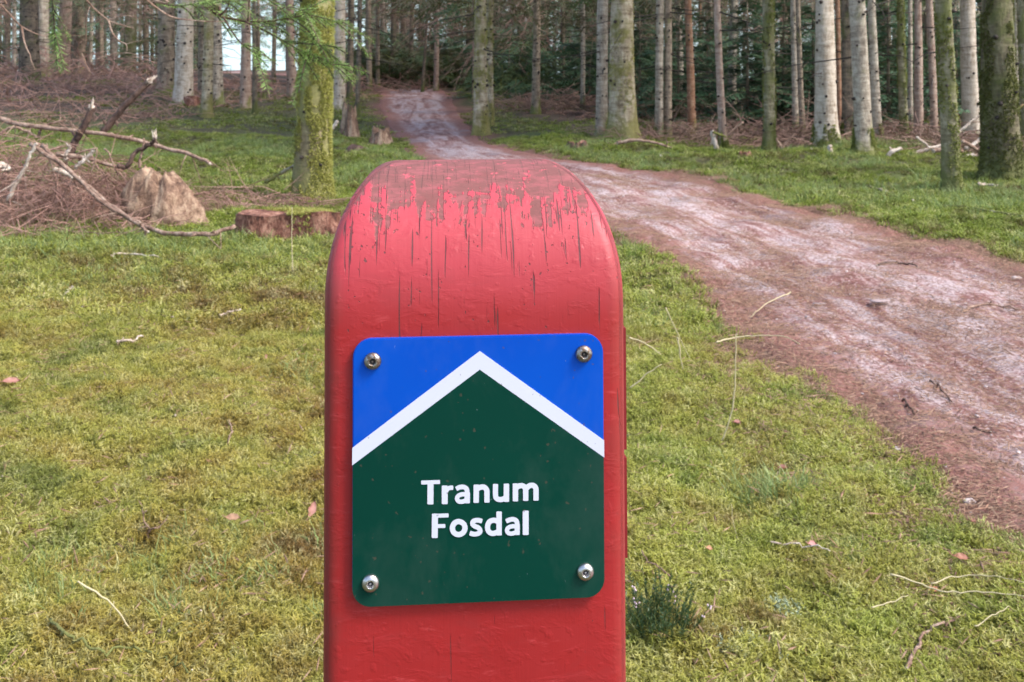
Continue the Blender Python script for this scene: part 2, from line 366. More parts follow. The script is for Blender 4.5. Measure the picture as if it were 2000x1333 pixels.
def tuft(seed, n=38, rad=.03, hmin=.010, hmax=.034, wd=.0013, leaf=True, m=None, lean=.5, bend=.4):
    rr = random.Random(seed); b = MB()
    for i in range(n):
        a = rr.uniform(0, 6.283); r = rad*math.sqrt(rr.random()); H = rr.uniform(hmin, hmax)*(1.1-.4*r/rad)
        base = Vector((math.cos(a)*r, math.sin(a)*r, -.006)); d = Vector((math.cos(a), math.sin(a), 0))*(r/rad*lean)+Vector((rr.gauss(0, .3), rr.gauss(0, .3), 1))
        d.normalize(); a2 = rr.uniform(0, 6.283); bd = Vector((math.cos(a2), math.sin(a2), -.2))*bend
        m1 = base+d*H*.55; tp = m1+(d+bd).normalized()*H*.5; s = d.cross(Vector((rr.gauss(0, 1), rr.gauss(0, 1), .1))).normalized()*wd
        b.add([base-s*.6, base+s*.6, m1+s, m1-s, tp], [(0, 1, 2, 3), (3, 2, 4)], 0, [0., 0., .6, .6, 1.])
        if leaf:
            k = 4
            for j in range(k):
                q = 6.283*j/k+a2; w_ = Vector((math.cos(q), math.sin(q), rr.uniform(-.1, .7))).normalized(); o = base.lerp(tp, .45+.5*j/k) if j % 2 else tp*.95+m1*.05
                lw = w_.cross(d).normalized()*wd*.9; e = o+w_*H*.28
                b.add([o-lw, o+lw, e], [(0, 1, 2)], 0, [.6, .6, 1.])
    return b.mesh('moss_tuft', [m or M['moss']], False)
def wedge(n, y0, y1, power=1.0, margin=.15, xr=(-.74, .66)):
    n = int(n*1.3) if xr[0] < -.7 else n
    y = (y0**power+(y1**power-y0**power)*RNG.random(n))**(1/power)
    x = (RNG.random(n)*(xr[1]-xr[0])+xr[0])*(y+margin*2)
    return x, y
def tilts(n, s=.25): return np.stack([RNG.normal(0, s, n), RNG.normal(0, s, n), RNG.random(n)*6.283], -1)
# moss (near: fine tufts; further: larger ones)
T = [tuft(i) for i in range(5)]+[tuft(10+i, 26, .05, .02, .05, .003) for i in range(3)]+[tuft(20+i, 26, .13, .03, .065, .008, False) for i in range(3)]
Ps = []; Rs = []; Ss = []; Is = []
def addm(x, y, smin, smax, i0, i1, dz=0, keep=None, band=.38):
    q = pathq(x, y); k = q+.30*fbm(x*2.2, y*2.2, 40, 3) > band*RNG.random(len(x))-.02
    k &= q > -.02
    if keep is not None: k &= keep
    x, y = x[k], y[k]; n = len(x)
    hn = .5+.5*fbm(x/.12, y/.12, 77, 2)
    Ps.append(np.stack([x, y, h(x, y)+dz], -1)); Rs.append(tilts(n, .3)); Ss.append((smin+(smax-smin)*RNG.random(n))*(.6+.8*hn)); Is.append(RNG.integers(i0, i1, n))
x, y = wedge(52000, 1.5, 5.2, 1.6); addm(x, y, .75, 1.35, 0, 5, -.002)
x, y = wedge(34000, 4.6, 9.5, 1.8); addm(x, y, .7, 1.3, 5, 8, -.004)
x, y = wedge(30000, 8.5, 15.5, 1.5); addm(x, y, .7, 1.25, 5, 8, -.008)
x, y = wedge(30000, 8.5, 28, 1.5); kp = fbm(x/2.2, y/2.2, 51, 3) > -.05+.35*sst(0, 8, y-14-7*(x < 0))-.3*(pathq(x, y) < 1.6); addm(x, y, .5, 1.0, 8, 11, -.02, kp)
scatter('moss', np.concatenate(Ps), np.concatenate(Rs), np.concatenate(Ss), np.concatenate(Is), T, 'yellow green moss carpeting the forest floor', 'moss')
# grass: thin blades in patches
G = [tuft(40+i, 16, .035, .05, .12, .0013, False, M['grass'], .9, .7) for i in range(4)]
Ps = []; Rs = []; Ss = []; Is = []
x, y = wedge(9000, 1.7, 9, 1.5); kp = fbm(x/.8, y/.8, 55, 3) > .36; addm(x, y, .5, .9, 0, 4, 0, kp)
x, y = wedge(14000, 6.2, 15, 1.7); kp = fbm(x/1.3, y/1.3, 57, 3) > .08; addm(x, y, .7, 1.5, 0, 4, 0, kp)
for (px, py, r, n, s) in ((1505, 975, .07, 60, .9), (1900, 395, .5, 220, 1.6), (1250, 480, .12, 60, 1.0), (600, 480, .35, 150, .9), (150, 540, .5, 200, .9), (1690, 1110, .05, 25, .5), (1860, 815, .04, 14, .4)):
    c = at(px, py); x = c.x+RNG.normal(0, r, n); y = c.y+RNG.normal(0, r, n); addm(x, y, s*.7, s*1.2, 0, 4)
scatter('grass', np.concatenate(Ps), np.concatenate(Rs), np.concatenate(Ss), np.concatenate(Is), G, 'thin green grass blades growing through the moss', 'grass')
# litter of needles and bits of twig on the path and its edges
def bits(seed, n, ln, wd, m, spread):
    rr = random.Random(seed); b = MB()
    for i in range(n):
        a = rr.uniform(0, 3.14159); c = Vector((rr.uniform(-1, 1)*spread, rr.uniform(-1, 1)*spread, rr.uniform(.001, .006))); d = Vector((math.cos(a), math.sin(a), rr.uniform(-.15, .15)))*rr.uniform(.5, 1)*ln; s = Vector((-d.y, d.x, 0)).normalized()*wd
        md_ = c+Vector((0, 0, wd)); b.add([c-d, c+s, c+d, c-s, md_], [(0, 1, 4), (1, 2, 4), (2, 3, 4), (3, 0, 4)], 0, rr.random())
    return b.mesh('needle_bits', [m], False)
m_, t_, b_ = mat('needle_litter'); c_ = mix(t_, attr(t_, 'tip'), (.10, .04, .022), (.34, .18, .11)); c_ = mix(t_, mth(t_, 'MULTIPLY', orand(t_), .5), c_, (.42, .30, .20)); L(t_, c_, b_.inputs['Base Color']); b_.inputs['Roughness'].default_value = .8
LB = [bits(70+i, 26, .011, .0011, m_, .06) for i in range(4)]+[bits(80+i, 5, .03, .0018, m_, .08) for i in range(2)]
Ps = []; Rs = []; Ss = []; Is = []
x, y = wedge(30000, 2.0, 11, 1.5, xr=(0, .56)); q = pathq(x, y)
k = (q < .45) & (RNG.random(len(x)) < np.where(q > -.25, .9, .25+.9*np.clip(fbm(x*2.5, y*.9, 62, 3), 0, 1))); x, y = x[k], y[k]; n = len(x)
Ps.append(np.stack([x, y, h(x, y)+.003], -1)); Rs.append(np.stack([RNG.normal(0, .05, n), RNG.normal(0, .05, n), RNG.random(n)*6.28], -1)); Ss.append(.7+.8*RNG.random(n)); Is.append(RNG.integers(0, 6, n))
x, y = wedge(1300, 1.7, 6, 1.5); n = len(x)
Ps.append(np.stack([x, y, h(x, y)+.022], -1)); Rs.append(tilts(n, .3)); Ss.append(.6+.6*RNG.random(n)); Is.append(RNG.integers(4, 6, n))
scatter('needle_litter', np.concatenate(Ps), np.concatenate(Rs), np.concatenate(Ss), np.concatenate(Is), LB, 'red brown needle litter strewn over the path', 'litter')
# pebbles
def pebble(seed, m):
    rr = random.Random(seed); b = MB(); n, k = 8, 5; vs = []; fs = []
    for i in range(k):
        th = math.pi*i/(k-1)
        for j in range(n):
            a = 6.283*j/n; r = math.sin(th)*(1+rr.uniform(-.15, .15)); vs.append(Vector((math.cos(a)*r*.9, math.sin(a)*r*.7, math.cos(th)*.45)))
    for i in range(k-1):
        for j in range(n): fs.append((i*n+j, i*n+(j+1) % n, (i+1)*n+(j+1) % n, (i+1)*n+j))
    b.add(vs, fs); return b.mesh('pebble', [m])
pm1 = simple('pale_stone', (.56, .47, .45), .7); pm3 = simple('dull_pinkish_stone', (.36, .27, .26), .85); pm2 = simple('grey_stone', (.30, .26, .27), .7)
x, y = wedge(1500, 2.2, 11, 1.6, xr=(.05, .55)); k = pathq(x, y) < .12; x, y = x[k], y[k]; n = len(x)
scatter('pebbles', np.stack([x, y, h(x, y)+.002], -1), tilts(n, .2), .0035+.008*RNG.random(n)**4+.001, RNG.integers(0, 3, n), [pebble(1, pm1), pebble(2, pm2), pebble(3, pm1)], 'small pale pebbles scattered on the sandy path', 'pebbles')
# ------------------------------------------------------------------ the waymarker post
def m_paint():
    m, t, b = mat('weathered_red_paint'); uv = N(t, 'ShaderNodeUVMap').outputs[0]; o = objc(t)
    s = N(t, 'ShaderNodeSeparateXYZ'); L(t, uv, s.inputs[0]); v = s.outputs[1]        # v: metres down the face from the ridge
    base = mix(t, noise(t, o, 14, 3, .6), (.30, .010, .011), (.41, .021, .021))
    base = mix(t, bw(t, noise(t, uv, 1, 4, .7, 0, (60, 260, 1)), .60, .75), base, (.50, .050, .050))
    # chalked, sun faded paint on the upper curve, with pink sky sheen painted in
    fade_sheen = bw(t, mth(t, 'ADD', v, mth(t, 'MULTIPLY', noise(t, uv, 30, 3), .03)), .115, .035)
    base = mix(t, mth(t, 'MULTIPLY', fade_sheen, .78), base, (.53, .085, .115))
    # cracks along the grain
    cr = noise(t, uv, 1, 1.5, .5, .35, (820, 24, 1)); gate = noise(t, uv, 1, 2, .5, 0, (55, 30, 1))
    up = bw(t, v, .150, .035)
    cf = mth(t, 'ADD', mth(t, 'ADD', cr, mth(t, 'SUBTRACT', mth(t, 'MULTIPLY', up, .125), .045)), mth(t, 'MULTIPLY', mth(t, 'SUBTRACT', gate, .5), .38))
    cf = bw(t, cf, .69, .72)
    sp = noise(t, uv, 1, 2, .5, 0, (520, 330, 1)); sf = bw(t, mth(t, 'ADD', mth(t, 'ADD', sp, mth(t, 'SUBTRACT', mth(t, 'MULTIPLY', up, .13), .04)), mth(t, 'MULTIPLY', mth(t, 'SUBTRACT', gate, .5), .3)), .74, .76)
    wood = mix(t, noise(t, uv, 200, 2), (.035, .015, .014), (.12, .05, .045))
    c = mix(t, mth(t, 'MAXIMUM', mth(t, 'MULTIPLY', cf, .85), mth(t, 'MULTIPLY', sf, .8)), base, wood)
    # worn bare patch near the ridge
    wr = noise(t, uv, 1, 5, .68, .5, (46, 60, 1)); runs = noise(t, uv, 1, 3, .6, .2, (260, 14, 1))
    edge = mth(t, 'ADD', v, mth(t, 'ADD', mth(t, 'MULTIPLY', mth(t, 'SUBTRACT', wr, .5), -.085), mth(t, 'MULTIPLY', mth(t, 'SUBTRACT', runs, .5), -.075)))
    wf = bw(t, edge, .0445, .0415)
    bare = mix(t, bw(t, noise(t, uv, 1, 4, .7, 0, (70, 160, 1)), .45, .62), (.17, .075, .065), (.29, .095, .095))
    chips = bw(t, noise(t, uv, 1, 4, .7, 0, (150, 130, 1)), .60, .64)
    bare = mix(t, chips, bare, (.52, .10, .12))
    c = mix(t, mth(t, 'MULTIPLY', wf, .9), c, bare)
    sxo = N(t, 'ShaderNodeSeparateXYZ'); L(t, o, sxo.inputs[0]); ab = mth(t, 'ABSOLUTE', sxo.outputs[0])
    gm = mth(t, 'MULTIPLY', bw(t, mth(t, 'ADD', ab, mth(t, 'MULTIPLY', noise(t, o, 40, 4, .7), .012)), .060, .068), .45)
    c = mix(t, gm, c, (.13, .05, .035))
    dirt = bw(t, noise(t, uv, 1, 5, .75, .4, (22, 48, 1)), .52, .72); c = mix(t, mth(t, 'MULTIPLY', dirt, .30), c, (.24, .03, .03))
    c = mix(t, bw(t, noise(t, o, 90, 2, .7), .72, .80), c, (.20, .03, .03))
    L(t, c, b.inputs['Base Color'])
    rg = mix(t, wf, mix(t, noise(t, uv, 1, 3, .6, 0, (60, 120, 1)), (.36, .36, .36), (.62, .62, .62)), (.9, .9, .9)); L(t, rg, b.inputs['Roughness'])
    b.inputs['Specular IOR Level'].default_value = .42
    hg = mth(t, 'ADD', mth(t, 'MULTIPLY', noise(t, uv, 1, 3, .5, .2, (38, 26, 1)), .40), mth(t, 'MULTIPLY', bw(t, noise(t, o, 230, 2, .5), .60, .80), .16))
    hg = mth(t, 'ADD', hg, mth(t, 'MULTIPLY', noise(t, uv, 1, 3, .6, .1, (420, 9, 1)), .10)); hg = mth(t, 'ADD', hg, mth(t, 'MULTIPLY', bw(t, noise(t, uv, 1, 4, .65, .5, (60, 110, 1)), .50, .68), .13))
    hg = mth(t, 'SUBTRACT', hg, mth(t, 'MULTIPLY', mth(t, 'MAXIMUM', cf, mth(t, 'MAXIMUM', sf, mth(t, 'MULTIPLY', wf, .5))), .7))
    bump(t, b, hg, .75, .0011); return m
M['paint'] = m_paint()
D0 = .412; YAW = R(4.6); LEAN = R(-2.2)
post = empty('waymarker_post'); tag(post, 'weathered red wooden waymarker post with rounded top carrying a blue and green sign', 'post')
HW, HD, RT = .0614, .0600, .0605
PH = 1.157
def build_post():
    lv = []                                              # (z, half width, half depth, arc length from the ridge)
    zt = PH; ns = 26; arc = 0; prev = None
    for i in range(ns+1):
        a = (math.pi/2)*(i/ns); z = zt-RT*(1-math.cos(a)); hd = HD*math.sin(a)
        dz = (zt-z); k = min(1, dz/.052); hw = .0330+(HW-.0330)*math.sqrt(max(0, 1-(1-k)**2.0))**1.0
        if prev: arc += math.hypot(z-prev[0], hd-prev[1])
        prev = (z, hd); lv.append((z, hw, max(hd, .0012), arc))
    z = lv[-1][0]
    for k in range(1, 24):
        zz = z-.012*k if k < 22 else (.5 if k == 22 else -.25); lv.append((zz, HW, HD, arc+(z-zz)))
    nc = 5; nsd = 14; vs = []; fs = []; uvs = []
    ring = None
    for (z, a, d, ar) in lv:
        r = min(.0065, d*.8, a*.8); pts = []
        corners = [(a-r, -(d-r), -90), (a-r, d-r, 0), (-(a-r), d-r, 90), (-(a-r), -(d-r), 180)]
        for (x0, y0, a0) in corners:
            for j in range(nc+1):
                q = R(a0+90*j/nc); pts.append((x0+r*math.cos(q), y0+r*math.sin(q)))
            # subdivide the flat side after this corner
            nx_ = corners[(corners.index((x0, y0, a0))+1) % 4]; q = R(nx_[2]); e = (nx_[0]+r*math.cos(q), nx_[1]+r*math.sin(q)); s0 = pts[-1]
            for j in range(1, nsd): pts.append((s0[0]+(e[0]-s0[0])*j/nsd, s0[1]+(e[1]-s0[1])*j/nsd))
        if ring is None: ring = len(pts)
        for (x, y) in pts:
            vs.append((x, y, z)); uvs.append((x+(.5+y if abs(x) > a-.002 else 0), ar))
    n = ring
    for i in range(len(lv)-1):
        for k in range(n): fs.append((i*n+k, i*n+(k+1) % n, (i+1)*n+(k+1) % n, (i+1)*n+k))
    fs.append(tuple(range(n))[::-1])
    me = bpy.data.meshes.new('post_body'); me.from_pydata(vs, [], fs); me.materials.append(M['paint'])
    me.polygons.foreach_set('use_smooth', [True]*len(fs))
    u = me.uv_layers.new(name='UVMap'); li = [0]*len(me.loops); me.loops.foreach_get('vertex_index', li)
    u.data.foreach_set('uv', [c for i in li for c in uvs[i]]); me.update(); me.validate()
    return link('post_body', me, post)
pc = build_post()
import bmesh
_b = bmesh.new(); _b.from_mesh(pc.data); bmesh.ops.recalc_face_normals(_b, faces=_b.faces); _b.to_mesh(pc.data); _b.free()
gz = hf(-.03, .47)
# where the front face must stand: its centre line at photo column 931
post.rotation_euler = (LEAN, 0, YAW)
post.location = ((931-CX)/F*D0-math.sin(YAW)*HD, D0+HD*math.cos(YAW), 0)
bpy.context.view_layer.update()
_w = Euler(post.rotation_euler).to_matrix() @ Vector((0, -HD, 1.02))
post.location = (((931-CX)/F*D0)-_w.x, D0-_w.y, -.002)
PM = Matrix.Translation(post.location) @ Euler(post.rotation_euler).to_matrix().to_4x4()
PMi = PM.inverted()
def face_xy(px, py, off=0.0):
    """photo pixel -> local (x, z) on the post's front face"""
    o = PMi @ Vector((0, 0, EYE)); d = (PMi.to_3x3() @ Vector(((px-CX)/F, 1, -(py-HZ)/F)))
    t = (-HD-off-o.y)/d.y; p_ = o+d*t; return p_.x, p_.z
def flat(name, loop, y0, th, m, parent, bev=0, holes=None):
    """a plate: outline (x,z) list, back at local y0, thickness th towards the viewer"""
    n = len(loop); vs = [(x, y0, z) for x, z in loop]+[(x, y0-th, z) for x, z in loop]
    fs = [tuple(range(n)), tuple(range(n, 2*n))[::-1]]+[(i, (i+1) % n, n+(i+1) % n, n+i) for i in range(n)]
    me = bpy.data.meshes.new(name); me.from_pydata(vs, [], fs); me.materials.append(m)
    o = link(name, me, parent); b = bmesh.new(); b.from_mesh(me); bmesh.ops.recalc_face_normals(b, faces=b.faces)
    if bev:
        ed = [e for e in b.edges if abs(e.verts[0].co.y-(y0-th)) < 1e-6 and abs(e.verts[1].co.y-(y0-th)) < 1e-6]
        bmesh.ops.bevel(b, geom=ed, offset=bev, segments=2, affect='EDGES')
    b.to_mesh(me); b.free(); return o
x0, zt_ = face_xy(690, 662); x1, _z = face_xy(1176, 655); _x, zb_ = face_xy(930, 1171)
ztop = face_xy(930, 655)[1]; zbot = zb_; r = .0075; loop = []
for (cx__, cz__, a0) in ((x1-r, ztop-r, 0), (x0+r, ztop-r, 90), (x0+r, zbot+r, 180), (x1-r, zbot+r, 270)):
    for j in range(9):
        q = R(a0+90*j/8); loop.append((cx__+r*math.cos(q), cz__+r*math.sin(q)))
def m_enamel(name, c1, c2, edge=False):
    m, t, b = mat(name); o = objc(t); c = mix(t, noise(t, o, 12, 2), c1, c2)
    sc = bw(t, noise(t, o, 1, 3, .7, .6, (500, 500, 350)), .755, .78); c = mix(t, mth(t, 'MULTIPLY', sc, .5), c, (.6, .7, .75))
    gr = bw(t, noise(t, o, 1, 5, .7, .2, (28, 28, 16)), .45, .8); c = mix(t, mth(t, 'MULTIPLY', gr, .05), c, (.45, .45, .40))
    sp = bw(t, noise(t, o, 420, 1, .5), .74, .76); c = mix(t, mth(t, 'MULTIPLY', sp, .45), c, (.10, .07, .05))
    L(t, c, b.inputs['Base Color']); L(t, mix(t, gr, (.28, .28, .28), (.38, .38, .38)), b.inputs['Roughness']); b.inputs['Specular IOR Level'].default_value = .2
    bump(t, b, noise(t, o, 30, 2), .12, .001); return m
M['blue'] = m_enamel('blue_sign_enamel', (.001, .055, .42), (.001, .10, .55)); M['green'] = m_enamel('green_sign_enamel', (.0004, .034, .023), (.001, .048, .031))
M['white'] = m_enamel('white_sign_enamel', (.62, .62, .71), (.69, .69, .78))
YB = -HD+.0005
sign = flat('sign_panel', loop, YB-.0008, .0022, M['blue'], post, .0004)
sign['label'] = 'blue square sign with rounded corners and a green house shape'
YF = YB-.0008-.0022
def xz(px, py): return face_xy(px, py, .0025)
ax, az = xz(937, 686); ix, iz = xz(937, 722); lx = x0-.0001; rx = x1+.0001
lo = xz(686, 880)[1]; li_ = xz(686, 913)[1]; ro = xz(1176, 856)[1]; ri = xz(1176, 890)[1]; e = .00035
lo = ro = (lo+ro)/2; li_ = ri = (li_+ri)/2
flat('white_chevron', [(lx, lo), (ax, az), (rx, ro), (rx, ri), (ix, iz), (lx, li_)], YF, .00025, M['white'], sign)
low = [(x0+.0001, li_-e*0), (ix, iz), (x1-.0001, ri)]
rr_ = r-.0002; cor = []
for (c1_, c2_, a0) in ((x0+.0001+rr_, zbot+.0001+rr_, 180), (x1-.0001-rr_, zbot+.0001+rr_, 270)):
    for j in range(9):
        q = R(a0+90*j/8); cor.append((c1_+rr_*math.cos(q), c2_+rr_*math.sin(q)))
flat('green_field', [low[2], low[1], low[0]]+cor, YF, .00018, M['green'], sign)
_hz = [0]
def stroke(b, pts, hw, closed=False):
    """flat round ended pen stroke; pts in enlarged lettering units"""
    _hz[0] += 1; y = YF-.00030-.000012*_hz[0]
    Q = [Vector((800+x/7.143, 920+v/7.143, 0)) for x, v in pts]; h_ = hw*.90/7.143
    if len(Q) > 2: Q = spline(Q+([Q[0]] if closed else []), 7)
    if closed:                       # closed Catmull-Rom
        K = [Vector((800+x/7.143, 920+v/7.143, 0)) for x, v in pts]; m_ = len(K); Q = spline([K[(i-2) % m_] for i in range(m_+5)], 7)[14:14+7*m_+1]
    n = len(Q); Lf = []; Rt = []
    for i, p_ in enumerate(Q):
        if closed: t = (Q[(i+1) % (n-1)]-Q[(i-1) % (n-1)] if i not in (0, n-1) else Q[1]-Q[n-2])
        else: t = Q[min(i+1, n-1)]-Q[max(i-1, 0)]
        t.normalize(); nn = Vector((-t.y, t.x, 0)); Lf.append(p_+nn*h_); Rt.append(p_-nn*h_)
    out = []; fs = []
    def V(p_): a = xz(p_.x, p_.y); return Vector((a[0], y, a[1]))
    vs = [V(p_) for p_ in Lf]+[V(p_) for p_ in Rt]; fs = [(i, i+1, n+i+1, n+i) for i in range(n-1)]
    if not closed:
        for e_, s_ in ((0, 1), (n-1, -1)):
            t = (Q[0]-Q[1]).normalized() if e_ == 0 else (Q[-1]-Q[-2]).normalized(); a, c = Lf[e_], Rt[e_]; w_ = (c-a)
            mid = [a+w_*.06+t*h_*.14, a+w_*.2+t*h_*.22, a+w_*.8+t*h_*.22, a+w_*.94+t*h_*.14]
            k = len(vs); vs += [V(q) for q in mid]; fs.append((e_, k, k+1, k+2, k+3, n+e_))
    b.add(vs, fs)
GLY = {'Tranum': [([(168, 160), (418, 152)], 31), ([(292, 160), (290, 455)], 47), ([(490, 210), (490, 452)], 46), ([(500, 300), (525, 252), (565, 233), (602, 232)], 34), ([(805, 300), (803, 440)], 42), ([(655, 246), (700, 224), (755, 222), (795, 250), (805, 310)], 36), ([(806, 330), (745, 322), (685, 340), (662, 382), (685, 420), (740, 424), (806, 395)], 34),
  ([(930, 195), (928, 434)], 42), ([(930, 262), (972, 230), (1035, 222), (1074, 262), (1078, 330), (1078, 430)], 41), ([(1198, 186), (1198, 335), (1217, 382), (1268, 396), (1322, 380), (1350, 345)], 40), ([(1350, 182), (1350, 420)], 42),
  ([(1475, 178), (1475, 412)], 42), ([(1475, 244), (1520, 208), (1575, 204), (1612, 236), (1618, 300), (1618, 406)], 41), ([(1618, 250), (1668, 204), (1722, 199), (1757, 232), (1762, 295), (1762, 402)], 41)],
 'Fosdal': [([(354, 600), (350, 922)], 47), ([(330, 622), (538, 615)], 31), ([(360, 765), (492, 762)], 30), ([(685, 700), (750, 730), (772, 792), (745, 855), (682, 882), (620, 855), (597, 790), (622, 727)], 41, True),
  ([(1005, 694), (950, 682), (893, 694), (877, 732), (908, 765), (962, 790), (984, 832), (956, 866), (898, 876), (845, 862)], 37), ([(1247, 568), (1247, 886)], 42), ([(1247, 705), (1175, 682), (1112, 705), (1086, 775), (1106, 842), (1165, 866), (1247, 835)], 40),
  ([(1500, 738), (1499, 880)], 40), ([(1350, 694), (1400, 674), (1452, 670), (1490, 694), (1500, 752)], 36), ([(1500, 775), (1440, 764), (1378, 784), (1357, 824), (1380, 860), (1435, 866), (1500, 842)], 33), ([(1618, 556), (1618, 878)], 46)]}
for wd_, gl in GLY.items():
    b = MB()
    for g_ in gl: stroke(b, g_[0], g_[1], len(g_) > 2)
    o = b.build('lettering', [M['white']], sign, False)
    _q = bmesh.new(); _q.from_mesh(o.data)
    for f in _q.faces:
        f.normal_update()
        if f.normal.y > 0: f.normal_flip()
    _q.to_mesh(o.data); _q.free()
# button head screws
steel, _t, _b2 = mat('stainless_steel'); _b2.inputs['Metallic'].default_value = 1; _b2.inputs['Base Color'].default_value = (.62, .58, .56, 1); _b2.inputs['Roughness'].default_value = .33
bump(_t, _b2, noise(_t, objc(_t), 900, 3), .5, .0003)
hole = simple('screw_socket', (.10, .09, .09), .5, .6)
def screw_mesh():
    b = MB(); n = 28; prof = [(.00335, .0), (.00345, .0006), (.0033, .0012), (.0029, .0017), (.0022, .0021), (.0016, .00225), (.00135, .0022)]; vs = []; fs = []
    for (rr2, hh) in prof:
        for k in range(n): a = 6.283185*k/n; vs.append(Vector((rr2*math.cos(a), -hh, rr2*math.sin(a))))
    m0 = len(prof)
    for (rr2, hh) in ((.00125, .0019), (.0011, .0009)):
        for k in range(n):
            a = 6.283185*k/n; q = rr2*(1+.12*math.cos(6*a)); vs.append(Vector((q*math.cos(a), -hh, q*math.sin(a))))
    for i in range(m0+1):
        for k in range(n): fs.append((i*n+k, i*n+(k+1) % n, (i+1)*n+(k+1) % n, (i+1)*n+k))
    b.add(vs, fs, 0); b.f.append(tuple((m0+1)*n+k for k in range(n))); b.m.append(1)
    vs2 = [Vector((0, -.00155, 0))]; 
    b.tube([(0, -.0009, 0), (0, -.0015, 0)], [.0005, .0004], 8, 0)
    return b.mesh('screw', [steel, hole])
steel2, _t, _b2 = mat('dull_weathered_steel'); _b2.inputs['Metallic'].default_value = 1; _b2.inputs['Base Color'].default_value = (.36, .32, .29, 1); _b2.inputs['Roughness'].default_value = .42
_c = mix(_t, bw(_t, noise(_t, objc(_t), 700, 4), .45, .6), (.40, .36, .33), (.20, .13, .09)); L(_t, _c, _b2.inputs['Base Color']); bump(_t, _b2, noise(_t, objc(_t), 1200, 3), .6, .0003)
SM = screw_mesh(); SM2 = SM.copy(); SM2.materials[0] = steel2
for (px, py, lb, rot) in ((728, 705, 'dull grey screw in the blue upper left corner', .3), (1140, 691, 'dull grey screw in the blue upper right corner', .8), (724, 1138, 'bright screw in the green lower left corner', 0), (1143, 1116, 'bright screw in the green lower right corner', .5)):
    s_ = link('screw', SM2 if py < 900 else SM, sign); a = xz(px, py); s_.location = (a[0], YF-.0001, a[1]); s_.rotation_euler = (0, rot, 0); s_['label'] = lb
# two thin arrow plates fixed on the right hand side face, seen edge on
pl1 = simple('dark_green_plate', (.006, .03, .024), .4); pl2 = simple('dark_red_plate_edge', (.22, .012, .015), .5)
def side_plate(z0, z1, label):
    b = MB(); pr = [(-.050, z0), (.030, z0), (.048, (z0+z1)/2), (.030, z1), (-.050, z1)]
    n = len(pr); vs = [Vector((HW+.0001, y, z)) for y, z in pr]+[Vector((HW+.0018, y, z)) for y, z in pr]
    b.add(vs, [tuple(range(n))]+[(i, (i+1) % n, n+(i+1) % n, n+i) for i in range(n)], 1); b.f.append(tuple(range(n, 2*n))); b.m.append(0)
    o = b.build('side_plate', [pl1, pl2], post, False); o['label'] = label
    b_ = bmesh.new(); b_.from_mesh(o.data); bmesh.ops.recalc_face_normals(b_, faces=b_.faces); b_.to_mesh(o.data); b_.free(); return o
za = [face_xy(1222, y)[1] for y in (652, 895, 912, 1112)]
side_plate(za[1], za[0], 'upper thin arrow plate on the side face, seen edge on'); side_plate(za[3], za[2], 'lower thin arrow plate on the side face, seen edge on')

# ------------------------------------------------------------------ foliage pieces
def frond(seed, Ln=.9, wid=.42, m=None, dens=26, droop=.35, blade=.012, k3=3):
    rr = random.Random(seed); b = MB(); sp = []
    for i in range(9):
        t = i/8; sp.append(Vector((Ln*t, rr.gauss(0, .012), -droop*Ln*t*t+rr.gauss(0, .008))))
    b.tube(sp, [.010*(1-.85*i/8) for i in range(9)], 3, 1)
    for i in range(dens):
        t = .12+.88*i/dens; j = min(7, int(t*8)); p_ = sp[j].lerp(sp[j+1], t*8-j)
        for sd_ in (-1, 1):
            l = wid*(1-t*.75)*rr.uniform(.6, 1.1); d = Vector((.75, sd_*rr.uniform(.7, 1.1), rr.uniform(-.45, .05))).normalized()
            tipp = p_+d*l+Vector((0, 0, -l*l*.4)); up = Vector((rr.gauss(0, .3), rr.gauss(0, .3), 1))
            s_ = d.cross(up).normalized()
            for q in range(k3):
                a = p_.lerp(tipp, q/k3); c = p_.lerp(tipp, (q+1)/k3)
                wv = blade*rr.uniform(.8, 1.5)
                b.add([a, a.lerp(c, .55)+s_*wv+Vector((0, 0, rr.uniform(-.01, .01))), c, a.lerp(c, .45)-s_*wv], [(0, 1, 2, 3)], 0, [.2, .6, .3+.7*(q == k3-1), .6])
    return b
def foliage_mesh(name, seed, m, H, z0, rmax, whorls, per, frL=1.0, dens=14, blade=.02, shape=1.0):
    rr = random.Random(seed); b = MB()
    for i in range(whorls):
        t = i/max(1, whorls-1); z = z0+(H-z0)*t; rl = rmax*(1-t)**shape*1.0+.12
        for k in range(per):
            if rr.random() < .12: continue
            a = 6.283*(k+rr.random()*.8)/per+i*1.3; l = rl*rr.uniform(.65, 1.15)
            f = frond(rr.random(), l, l*.42, None, dens, rr.uniform(.15, .45), blade*rr.uniform(.8, 1.3), 3)
            Mx = Matrix.Translation((0, 0, z+rr.uniform(-.12, .12))) @ Matrix.Rotation(a, 4, 'Z') @ Matrix.Rotation(rr.uniform(-.25, .15), 4, 'Y') @ Matrix.Rotation(rr.uniform(-.5, .5), 4, 'X')
            vs = [Mx @ v for v in f.v]; base = len(b.v); b.v.extend(vs); b.a.extend(f.a); b.f.extend([tuple(j+base for j in q) for q in f.f]); b.m.extend(f.m)
    return b.mesh(name, [m, M['brown']], False)
CROWNS = [foliage_mesh('crown', 100+i, M['needle'], 17, 7.5+i*.6, 1.7, 10, 5, 1, 8, .04, .8) for i in range(3)]

